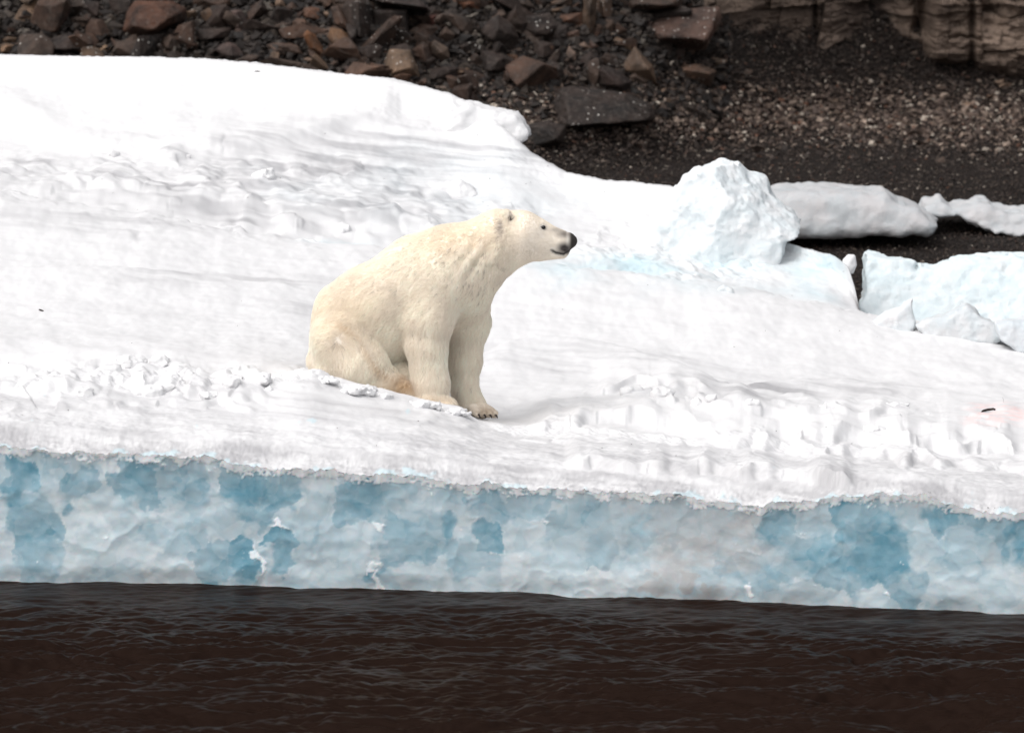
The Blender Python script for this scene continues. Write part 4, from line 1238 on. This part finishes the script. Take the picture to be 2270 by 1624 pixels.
# ------------------------------------------------------------------ layered cliff at upper right
cx_ = np.concatenate([np.linspace(1560, 2420, 520), np.linspace(2430, 5200, 90)])
nz = 240
cz = np.concatenate([np.linspace(0, 1, 170) * 1.5, 1.5 + np.linspace(0.02, 1, nz - 170) ** 1.5 * 11])
basepy = poly(cx_, [(1560, 32), (1623, 48), (1700, 58), (1803, 70), (1925, 72), (1985, 98), (2013, 112), (2146, 118), (2270, 142), (2600, 172), (5200, 250)], 4)
bx, by, bz = on_ground(cx_, basepy)
by = blur1(by, 10)
CX = bx[None, :] + 0 * cz[:, None]
CZ = bz[None, :] - 0.12 + cz[:, None]
CPX, CPY = project(CX, by[None, :] + 0 * CZ, CZ)
wob = 0.05 * fbm2(CX * 3, CZ * 3, 3, 601)
colid = np.floor((CX + 0.10 * fbm2(CX * 1.5, CZ * 1.2, 3, 603)) / 0.40)
row_h = 0.09 + 0.26 * rnd2(colid.astype(np.int64), colid.astype(np.int64) * 0 + 3, 605)
rowid = np.floor((CZ + wob + 0.5 * rnd2(colid.astype(np.int64), colid.astype(np.int64) * 0, 607)) / row_h)
blk = rnd2(colid.astype(np.int64), rowid.astype(np.int64), 609)
big = rnd2(colid.astype(np.int64), np.floor(CZ / .9).astype(np.int64), 611)
OFF = -0.12 * blk - 0.22 * big + 0.05 * fbm2(CX * 4, CZ * 8, 4, 613)
fr = (CZ + wob + 0.5 * rnd2(colid.astype(np.int64), colid.astype(np.int64) * 0, 607)) / row_h - rowid
OFF += 0.05 * (sstep(.10, .0, fr)) + 0.012 * fbm2(CX * 14, CZ * 22, 3, 615)
c2 = np.floor((CX + 0.03 * fbm2(CX * 5, CZ * 4, 2, 619)) / 0.13); r2 = np.floor((CZ + wob * .6 + .4 * rnd2(c2.astype(np.int64), c2.astype(np.int64) * 0, 621)) / (0.04 + 0.09 * rnd2(c2.astype(np.int64), c2.astype(np.int64) * 0 + 5, 623)))
OFF += -0.06 * rnd2(c2.astype(np.int64), r2.astype(np.int64), 625)
# broad relief: hollow at 1990, proud buttress right of it with a smooth face, undercut foot
OFF += 0.28 * np.exp(-((CPX - 1935) / 60.0) ** 2) - 0.35 * sstep(2040, 2075, CPX) + 0.25 * np.exp(-((CPX - 2048 + 0.12 * (CPY - 40)) / 18.0) ** 2) * sstep(90, 60, CPY)
OFF += 0.16 * np.exp(-((CPX - 2152) / 7.0) ** 2) + 0.14 * np.exp(-((CPX - 2195) / 22.0) ** 2) * sstep(75, 40, CPY) + 0.10 * np.exp(-((CPX - 1806) / 5.0) ** 2)
OFF += 0.30 * np.exp(-(cz[:, None] - 0.02) / 0.13) * sstep(1980, 2080, CPX)
CY = by[None, :] + OFF + 0.10 * CZ
# thin flagstones at the foot come forward on the left
patch = np.clip(0.9 * np.exp(-((CPX - 1965) / 85.0) ** 2) * sstep(-.6, .5, fbm2(CX * 2, CZ * 2, 3, 617)) + .5 * np.exp(-(cz[:, None]) / .12), 0, .9)  # hollow's shade painted into the rock colour; also darker towards the foot
me = mesh_arrays('cliff', np.stack([CX, CY, CZ], -1).reshape(-1, 3), grid_faces(*CX.shape, True), False)
add_attr(me, 'patch', patch.ravel())
o = link('cliff', me, None, M_CLIFF)
tag(o, kind='structure')

# ------------------------------------------------------------------ polar bear
BU = 0.94583 / 2.8                                   # zoom units of the bear study -> picture units
BY = 0.12                                            # depth of the bear's middle
UM = 0.94583 / 2.8 * FRAME_W / PIX                   # metres per study unit


def bp(zx, zy, d):
    return np.array([float(v) for v in at((660 + zx / 2.8) * 0.94583, (440 + zy / 2.8) * 0.94583, BY + d * UM)])


def cap(a, ra, b=None, rb=None, ys=1.0, k=60):
    A_ = bp(*a); B_ = bp(*b) if b is not None else A_ + np.array([0, 0, 1e-4])
    return (A_, ra * UM, B_, (rb if rb is not None else ra) * UM, ys, k * UM)


PR = [
    # trunk
    cap((440, 955, 0), 238, (640, 770, 0), 250, 0.95, 90),
    cap((400, 800, 0), 178, (480, 760, 0), 185, 0.8, 70),
    cap((640, 770, 0), 250, (905, 560, 0), 222, 0.85, 110),
    cap((640, 970, 0), 225, (900, 800, 0), 245, 0.95, 90),
    cap((905, 560, 0), 235, (1130, 500, 0), 226, 0.84, 110),
    cap((1050, 640, 0), 225, (1180, 640, 0), 200, 0.95, 100),
    # neck
    cap((1130, 480, 0), 222, (1390, 365, 0), 180, 0.80, 100),
    cap((1180, 560, 0), 205, (1400, 430, 0), 165, 0.80, 90),
    # skull and muzzle
    cap((1440, 325, 0), 172, (1575, 310, 0), 160, 0.84, 70),
    cap((1575, 345, 0), 150, (1690, 345, 0), 118, 0.78, 60),
    cap((1690, 330, 0), 104, (1800, 358, 0), 84, 0.72, 40),
    cap((1800, 352, 0), 80, (1880, 350, 0), 55, 0.80, 34),
    cap((1700, 400, 0), 80, (1838, 418, 0), 46, 0.85, 30),
    cap((1655, 252, 0), 52, (1735, 280, 0), 32, 1.5, 30),
    cap((1885, 340, 0), 42, (1905, 350, 0), 34, 1.0, 16),
    # near fore limb
    cap((1010, 640, -150), 190, (965, 860, -205), 152, 0.9, 80),
    cap((965, 860, -205), 148, (950, 1020, -225), 126, 1.0, 45),
    cap((950, 1020, -225), 126, (972, 1270, -230), 107, 1.0, 30),
    cap((972, 1270, -230), 107, (985, 1400, -240), 104, 1.0, 30),
    cap((985, 1420, -260), 108, (1060, 1450, -280), 80, 1.0, 30),
    cap((1200, 690, 60), 168, (1195, 800, 150), 140, 0.95, 60),
    # groin
    cap((760, 1240, -60), 125, (880, 1260, -90), 100, 1.0, 40),
    # far fore limb
    cap((1130, 660, 140), 190, (1215, 880, 175), 142, 0.9, 80),
    cap((1215, 880, 175), 130, (1203, 1130, 185), 99, 1.0, 40),
    cap((1203, 1130, 185), 99, (1200, 1310, 180), 80, 1.0, 30),
    cap((1200, 1310, 180), 80, (1240, 1405, 165), 78, 1.0, 30),
    cap((1240, 1425, 160), 74, (1315, 1462, 125), 52, 1.0, 26),
    # near hind limb: thigh, knee, shank and foot on the ground
    cap((400, 1000, -150), 200, (520, 1140, -215), 165, 0.9, 45),
    cap((520, 1140, -215), 165, (650, 1260, -225), 105, 1.0, 36),
    cap((362, 1150, -140), 138, (560, 1270, -215), 120, 1.0, 50),
    cap((650, 1270, -225), 96, (830, 1350, -240), 68, 1.0, 36),
    # far hind limb
    cap((410, 1000, 150), 195, (540, 1140, 215), 160, 0.9, 60),
    cap((540, 1160, 215), 150, (760, 1300, 235), 80, 1.0, 50),
    # rump foot
    cap((362, 1110, 0), 155, (430, 1180, 0), 170, 1.1, 90),
    cap((240, 1130, 0), 45, (260, 1190, 0), 30, 1.0, 60),
]
# toes of both fore feet
for j, dd in enumerate((-62, -22, 20, 60)):
    PR.append(cap((1262 + 24 * j, 1448, 70 + 26 * j), 36, (1286 + 36 * j, 1482 - (3 - j) * 1.0, 34 + 32 * j), 27, 1.0, 9))
    PR.append(cap((1050, 1440, -280 + dd), 40, (1110, 1465, -282 + dd), 28, 1.0, 12))
# ears
for sgn in (-1, 1):
    PR.append(cap((1450, 268, 126 * sgn), 46, (1478, 190, 124 * sgn), 44, 1.6, 16))

h = 0.0062
lo = np.min([np.minimum(p[0] - p[1] / min(1, 1), p[2] - p[3]) for p in PR], 0) - 0.05
hi = np.max([np.maximum(p[0] + p[1], p[2] + p[3]) for p in PR], 0) + 0.05
n3 = np.ceil((hi - lo) / h).astype(int)
axs = [lo[i] + np.arange(n3[i]) * h for i in range(3)]
f = np.full(n3, 0.2, np.float32)
for (a, ra, b, rb, ys, k) in PR:
    m = max(ra, rb) / min(1, 1) + 2.2 * k + 2 * h
    l2 = np.minimum(a, b) - m; h2_ = np.maximum(a, b) + m
    sl_ = []
    for i in range(3):
        s0 = max(0, int((l2[i] - lo[i]) / h)); s1 = min(n3[i], int((h2_[i] - lo[i]) / h) + 2)
        sl_.append(slice(s0, s1))
    X, Y, Z = np.meshgrid(axs[0][sl_[0]], axs[1][sl_[1]], axs[2][sl_[2]], indexing='ij')
    ab = b - a
    ym = (a[1] + 0 * Y)
    t = np.clip(((X - a[0]) * ab[0] + (Y - a[1]) * ab[1] + (Z - a[2]) * ab[2]) / (ab @ ab), 0, 1)
    dx = X - a[0] - t * ab[0]; dy = (Y - a[1] - t * ab[1]) * ys; dz = Z - a[2] - t * ab[2]
    d = np.sqrt(dx * dx + dy * dy + dz * dz) - (ra + t * (rb - ra))
    g = f[tuple(sl_)]
    hh = np.clip(0.5 + 0.5 * (g - d) / k, 0, 1)
    f[tuple(sl_)] = np.where(d - g > k, g, np.where(g - d > k, d, g + (d - g) * hh - k * hh * (1 - hh)))
# inner bowl of each ear
for sgn in (-1, 1):
    c = bp(1505, 212, 124 * sgn)
    X, Y, Z = np.meshgrid(axs[0], axs[1], axs[2], indexing='ij', sparse=True)
    d = np.sqrt(((X - c[0]) / (16 * UM)) ** 2 + ((Y - c[1] - 0) / (20 * UM)) ** 2 + ((Z - c[2]) / (36 * UM)) ** 2) - 1
    f = np.where(d < 1.5, np.maximum(f, -d * 14 * UM), f)
V, F = surface_nets(f, lo, h)
V = laplace(V, F, 3, 0.45)
N = vnormals(V, F)


def study(P):
    """bear study coordinates of points (x, y, depth)"""
    px, py = project(P[:, 0], P[:, 1], P[:, 2])
    return (px / 0.94583 - 660) * 2.8, (py / 0.94583 - 440) * 2.8, (P[:, 1] - BY) / UM


sx, sy, sd_ = study(V)
# fur volume undulation on the body
body_w = 1 - sstep(1480, 1600, sx)
und = 0.006 * fbm3(V[:, 0] * 6, V[:, 1] * 6, V[:, 2] * 4, 3, 701) * body_w
fold = 0.009 * np.sin((sx * 0.9 + sy * 0.42) / 17.0 + 2.5 * fbm3(V[:, 0] * 5, V[:, 1] * 5, V[:, 2] * 5, 2, 703)) * np.exp(-((sx - 1290 + 0.35 * (sy - 450)) / 120.0) ** 2 - ((sy - 470) / 150.0) ** 2)
V = V + N * (und + fold)[:, None]


def coat(P):
    sx, sy, sd = study(P)
    n = fbm3(P[:, 0] * 7, P[:, 1] * 7, P[:, 2] * 7, 3, 711)
    c = np.tile(np.array([.96, .89, .79]), (len(P), 1)) * (1 + 0.05 * n)[:, None]
    def blend(w, col):
        nonlocal c
        w = np.clip(w, 0, 1)[:, None]; c = c * (1 - w) + np.array(col) * w
    e = lambda cx, cy, rx, ry: np.exp(-((sx - cx) / rx) ** 2 - ((sy - cy) / ry) ** 2)
    # yellow saddle along the back and rump
    blend(.32 * e(1150, 330, 260, 120) + .22 * e(420, 820, 240, 200), (.86, .73, .55))
    # stained crease between belly and thigh, and groin
    cr = np.interp(sx, [380, 500, 560, 640, 730, 850], [890, 985, 1085, 1195, 1265, 1320])
    blend(.45 * np.exp(-((sy - cr) / 26.0) ** 2) * sstep(340, 420, sx) * (1 - sstep(840, 900, sx)) * np.clip(.7 + .5 * n, 0, 1), (.62, .43, .21))
    blend(.70 * e(805, 1300, 70, 50), (.50, .32, .16))
    blend(.35 * e(700, 1320, 150, 40), (.66, .52, .33))
    blend(.35 * e(1000, 1390, 120, 40), (.62, .48, .30))
    blend(.70 * e(1345, 1470, 95, 42), (.42, .30, .19))
    blend(.40 * e(370, 1015, 46, 30), (.50, .42, .33))  # whorl centre: shade put into the colour against its brightly lit tips
    # cooler grey fur at cheek, face and lower legs
    blend(.35 * e(1620, 360, 110, 110) , (.72, .67, .60))
    # ear
    blend(.70 * e(1440, 258, 20, 60) * (sd < -60), (.42, .37, .33))
    # muzzle: dark lips, nose bridge
    blend(.75 * e(1862, 305, 60, 26) + .35 * e(1800, 275, 44, 18), (.14, .115, .105))
    blend(.65 * e(1500, 196, 9, 38) * (sd < -40), (.20, .16, .14))
    blend(1.2 * e(1858, 398, 46, 34), (.07, .06, .058))
    ml = np.interp(sx, [1770, 1800, 1850, 1900], [408, 425, 434, 405])
    blend(.98 * np.exp(-((sy - ml) / 11.0) ** 2) * sstep(1755, 1785, sx) * (1 - sstep(1900, 1925, sx)), (.02, .018, .018))
    blend(.97 * sstep(1868, 1905, sx) * (1 - sstep(395, 412, sy)), (.015, .013, .013))
    # dark rim of the eye
    blend(.95 * e(1718, 260, 20, 17), (.03, .025, .022))
    blend(.30 * e(1700, 300, 40, 30), (.40, .36, .32))
    return c


bm_me = mesh_arrays('polar_bear', V, F)
base = np.array([float(v) for v in bp(700, 1350, 0)])
bm_me.vertices.foreach_set('co', np.ascontiguousarray(V - base, np.float32).ravel())
col = coat(V)
add_attr(bm_me, 'coat', col)
m, nt, p = new_mat('bear_skin'); g = NT(nt)
g.l(g.attr('coat', 'Color'), p.inputs['Base Color']); p.inputs['Roughness'].default_value = .75; p.inputs['Specular IOR Level'].default_value = .15
bear = link('polar_bear', bm_me, None, m)
bear.location = base
tag(bear, 'cream coloured polar bear sitting on the snow looking right', 'polar bear')

# fur: combed, clumped hairs
r = np.random.default_rng(41)
N = vnormals(V, F)
T = np.concatenate([F[:, [0, 1, 2]], F[:, [0, 2, 3]]])
ar = 0.5 * np.linalg.norm(np.cross(V[T[:, 1]] - V[T[:, 0]], V[T[:, 2]] - V[T[:, 0]]), axis=1)
tc = V[T].mean(1)
tx, ty, td = study(tc)
headw = sstep(1380, 1560, tx)
dens = ar * (1 + 1.8 * headw)
dens *= np.where((tx > 1872) & (ty < 410), 0, 1.0)
dens *= np.where(np.hypot(tx - 1718, ty - 260) < 17, 0, 1.0)
dens *= np.where((tx > 1770) & (ty > 385) & (ty < 450), .25, 1.0)
dens *= np.where(N[T[:, 0], 1] > 0.45, 0.35, 1.0)
NH = 110000
ti = r.choice(len(T), NH, p=dens / dens.sum())
u, v = r.random(NH), r.random(NH)
fl = u + v > 1; u[fl] = 1 - u[fl]; v[fl] = 1 - v[fl]
R0 = V[T[ti, 0]] * (1 - u - v)[:, None] + V[T[ti, 1]] * u[:, None] + V[T[ti, 2]] * v[:, None]
RN = N[T[ti, 0]] * (1 - u - v)[:, None] + N[T[ti, 1]] * u[:, None] + N[T[ti, 2]] * v[:, None]
RN /= np.linalg.norm(RN, axis=1)[:, None]
sx, sy, sd_ = study(R0)
hw = sstep(1380, 1600, sx)
neck = np.exp(-((sx - 1290) / 160.0) ** 2) * sstep(300, 420, sy) * (1 - sstep(620, 760, sy))
leg = sstep(820, 950, sy) * sstep(800, 840, sx)
flow = np.stack([-0.75 - .2 * hw, 0 * sx, -0.55 + 0.5 * hw], 1)
flow = flow * (1 - neck)[:, None] + np.array([-.35, 0, -1.0]) * neck[:, None]
flow = flow * (1 - leg)[:, None] + np.array([-.15, 0, -1.0]) * leg[:, None]
wh = np.exp(-((sx - 370) / 170.0) ** 2 - ((sy - 1080) / 150.0) ** 2)
rad = np.stack([(sx - 370), 0 * sx, -(sy - 1000)], 1); rad /= np.linalg.norm(rad, axis=1)[:, None] + 1e-6
flow = flow * (1 - wh)[:, None] + rad * wh[:, None]
sw = fbm3(R0[:, 0] * 9, R0[:, 1] * 9, R0[:, 2] * 9, 2, 721); sw2 = fbm3(R0[:, 0] * 9 + 30, R0[:, 1] * 9, R0[:, 2] * 9, 2, 723)
flow = flow + np.stack([.3 * sw, .3 * sw2, .2 * sw], 1) + r.normal(0, .12, (NH, 3))
tan = flow - RN * np.sum(flow * RN, 1)[:, None]
tan /= np.linalg.norm(tan, axis=1)[:, None] + 1e-9
ln = (.030 + .012 * sstep(600, 900, sy) * (1 - hw)) * (1 - .72 * hw) * r.uniform(.7, 1.25, NH)
ln = np.where(sx > 1640, np.minimum(ln, .007), ln)
ln = np.where((sy > 1390) & (sx > 1180), .010, ln)
lift = (.30 + .12 * sw) * (1 - .35 * hw)
# clump tips
cell = 0.024 + .0 * sx
ci = np.floor(R0 / cell[:, None] + r.normal(0, .12, (NH, 3))).astype(np.int64)
key = (ci[:, 0] * 73856093) ^ (ci[:, 1] * 19349663) ^ (ci[:, 2] * 83492791)
_, inv = np.unique(key, return_inverse=True)
cnt = np.bincount(inv).astype(float)
cen = np.stack([np.bincount(inv, R0[:, i]) / cnt for i in range(3)], 1)[inv]
dirv = tan + RN * lift[:, None]
dirv /= np.linalg.norm(dirv, axis=1)[:, None]
P0 = R0 - RN * .002
P1 = R0 + RN * (ln * .22)[:, None] + tan * (ln * .35)[:, None]
tip = R0 + dirv * ln[:, None] + (cen - R0) * (.55 * (1 - hw))[:, None]
P2 = .5 * (P1 + tip) + RN * (ln * .05)[:, None]
tip = tip - np.array([0, 0, 1])[None] * (ln * .12)[:, None]
PTS = np.stack([P0, P1, P2, tip], 1).reshape(-1, 3) - base
fur = bpy.data.hair_curves.new('fur')
fur.add_curves([4] * NH)
fur.attributes['position'].data.foreach_set('vector', np.ascontiguousarray(PTS, np.float32).ravel())
ra = fur.attributes.get('radius') or fur.attributes.new('radius', 'FLOAT', 'POINT')
rr = np.tile(np.array([.0009, .0008, .0006, .0002]), (NH, 1)) * (1 - .3 * hw)[:, None]
ra.data.foreach_set('value', np.ascontiguousarray(rr, np.float32).ravel())
cb = r.uniform(.97, 1.03, len(cnt))
ck = np.floor(R0 / np.array([.007, .012, .016])).astype(np.int64)
dash = rnd2(ck[:, 0] * 131 + ck[:, 1], ck[:, 2], 77) < (.008 + .11 * neck + .045 * np.exp(-((sx - 1020) / 230.0) ** 2 - ((sy - 520) / 170.0) ** 2) + .06 * np.exp(-((sx - 370) / 120.0) ** 2 - ((sy - 1020) / 60.0) ** 2))
cb = cb[inv] * np.where(dash & (hw < .6), .66, 1.0)
hc = coat(R0) * r.uniform(.92, 1.06, (NH, 1)) * (cb * (1 - hw) + hw)[:, None]
ca = fur.attributes.new('coat', 'FLOAT_COLOR', 'CURVE')
ca.data.foreach_set('color', np.ascontiguousarray(np.concatenate([np.clip(hc, 0, .95), np.ones((NH, 1))], 1), np.float32).ravel())
m, nt, p = new_mat('bear_fur'); g = NT(nt)
g.l(g.attr('coat', 'Color'), p.inputs['Base Color']); p.inputs['Roughness'].default_value = .6; p.inputs['Specular IOR Level'].default_value = .15
tr = g.n('ShaderNodeBsdfTranslucent'); g.l(g.attr('coat', 'Color'), tr.inputs['Color'])
mx = g.n('ShaderNodeMixShader'); mx.inputs[0].default_value = 0.32
g.l(p.outputs[0], mx.inputs[1]); g.l(tr.outputs[0], mx.inputs[2])
g.l(mx.outputs[0], [q for q in nt.nodes if q.type == 'OUTPUT_MATERIAL'][0].inputs['Surface'])
fo = bpy.data.objects.new('fur', fur); COL.objects.link(fo); fo.parent = bear
fur.materials.append(m)


def ball(name, c, rx, ry, rz, mat, rot=(0, 0, 0), label=None):
    bm = bmesh.new(); bmesh.ops.create_uvsphere(bm, u_segments=20, v_segments=12, radius=1.0)
    for vv in bm.verts: vv.co = (vv.co.x * rx, vv.co.y * ry, vv.co.z * rz)
    for ff in bm.faces: ff.smooth = True
    me = bpy.data.meshes.new(name); bm.to_mesh(me); bm.free()
    o = link(name, me, bear, mat); o.location = Vector(c - base); o.rotation_euler = rot
    return o


def skin_depth(zx, zy, side=-1):
    px_, py_, d_ = study(V)
    mk = (np.hypot(px_ - zx, py_ - zy) < 14) & (np.sign(d_) == side)
    return float(d_[mk].min() if side < 0 else d_[mk].max())


for side in (-1, 1):
    try:
        dd = skin_depth(1718, 260, side)
    except ValueError:
        dd = 70 * side
    ball('eye', bp(1718, 260, dd + 6 * -side), .0135, .010, .0125, M_EYE)
ball('nose', bp(1912, 346, 0), .023, .032, .029, M_NOSE, (0, math.radians(24), 0))


def claw(c, ang):
    bm = bmesh.new()
    prof = [(0, 0, .010), (.018, .004, .009), (.034, -.004, .006), (.045, -.016, .0012)]
    rings = []
    for (dx, dz, rr_) in prof:
        dx *= .62; dz *= .62; rr_ *= .7
        rings.append([bm.verts.new((dx, math.cos(k * math.pi / 4) * rr_, dz + math.sin(k * math.pi / 4) * rr_)) for k in range(8)])
    for i in range(3):
        for k in range(8):
            bm.faces.new((rings[i][k], rings[i][(k + 1) % 8], rings[i + 1][(k + 1) % 8], rings[i + 1][k]))
    for ff in bm.faces: ff.smooth = True
    bm.faces.new(rings[-1]); bm.faces.new(rings[0][::-1])
    me = bpy.data.meshes.new('claw'); bm.to_mesh(me); bm.free()
    o = link('claw', me, bear, M_CLAW); o.location = Vector(c - base); o.rotation_euler = (0, math.radians(28), ang)


for j, dd in enumerate((-62, -22, 20, 60)):
    claw(bp(1292 + 36 * j, 1490 - (3 - j), 16 + 32 * j), math.radians(-62 + 10 * j))
    claw(bp(1112, 1468, -282 + dd), math.radians(-30 + 14 * j))
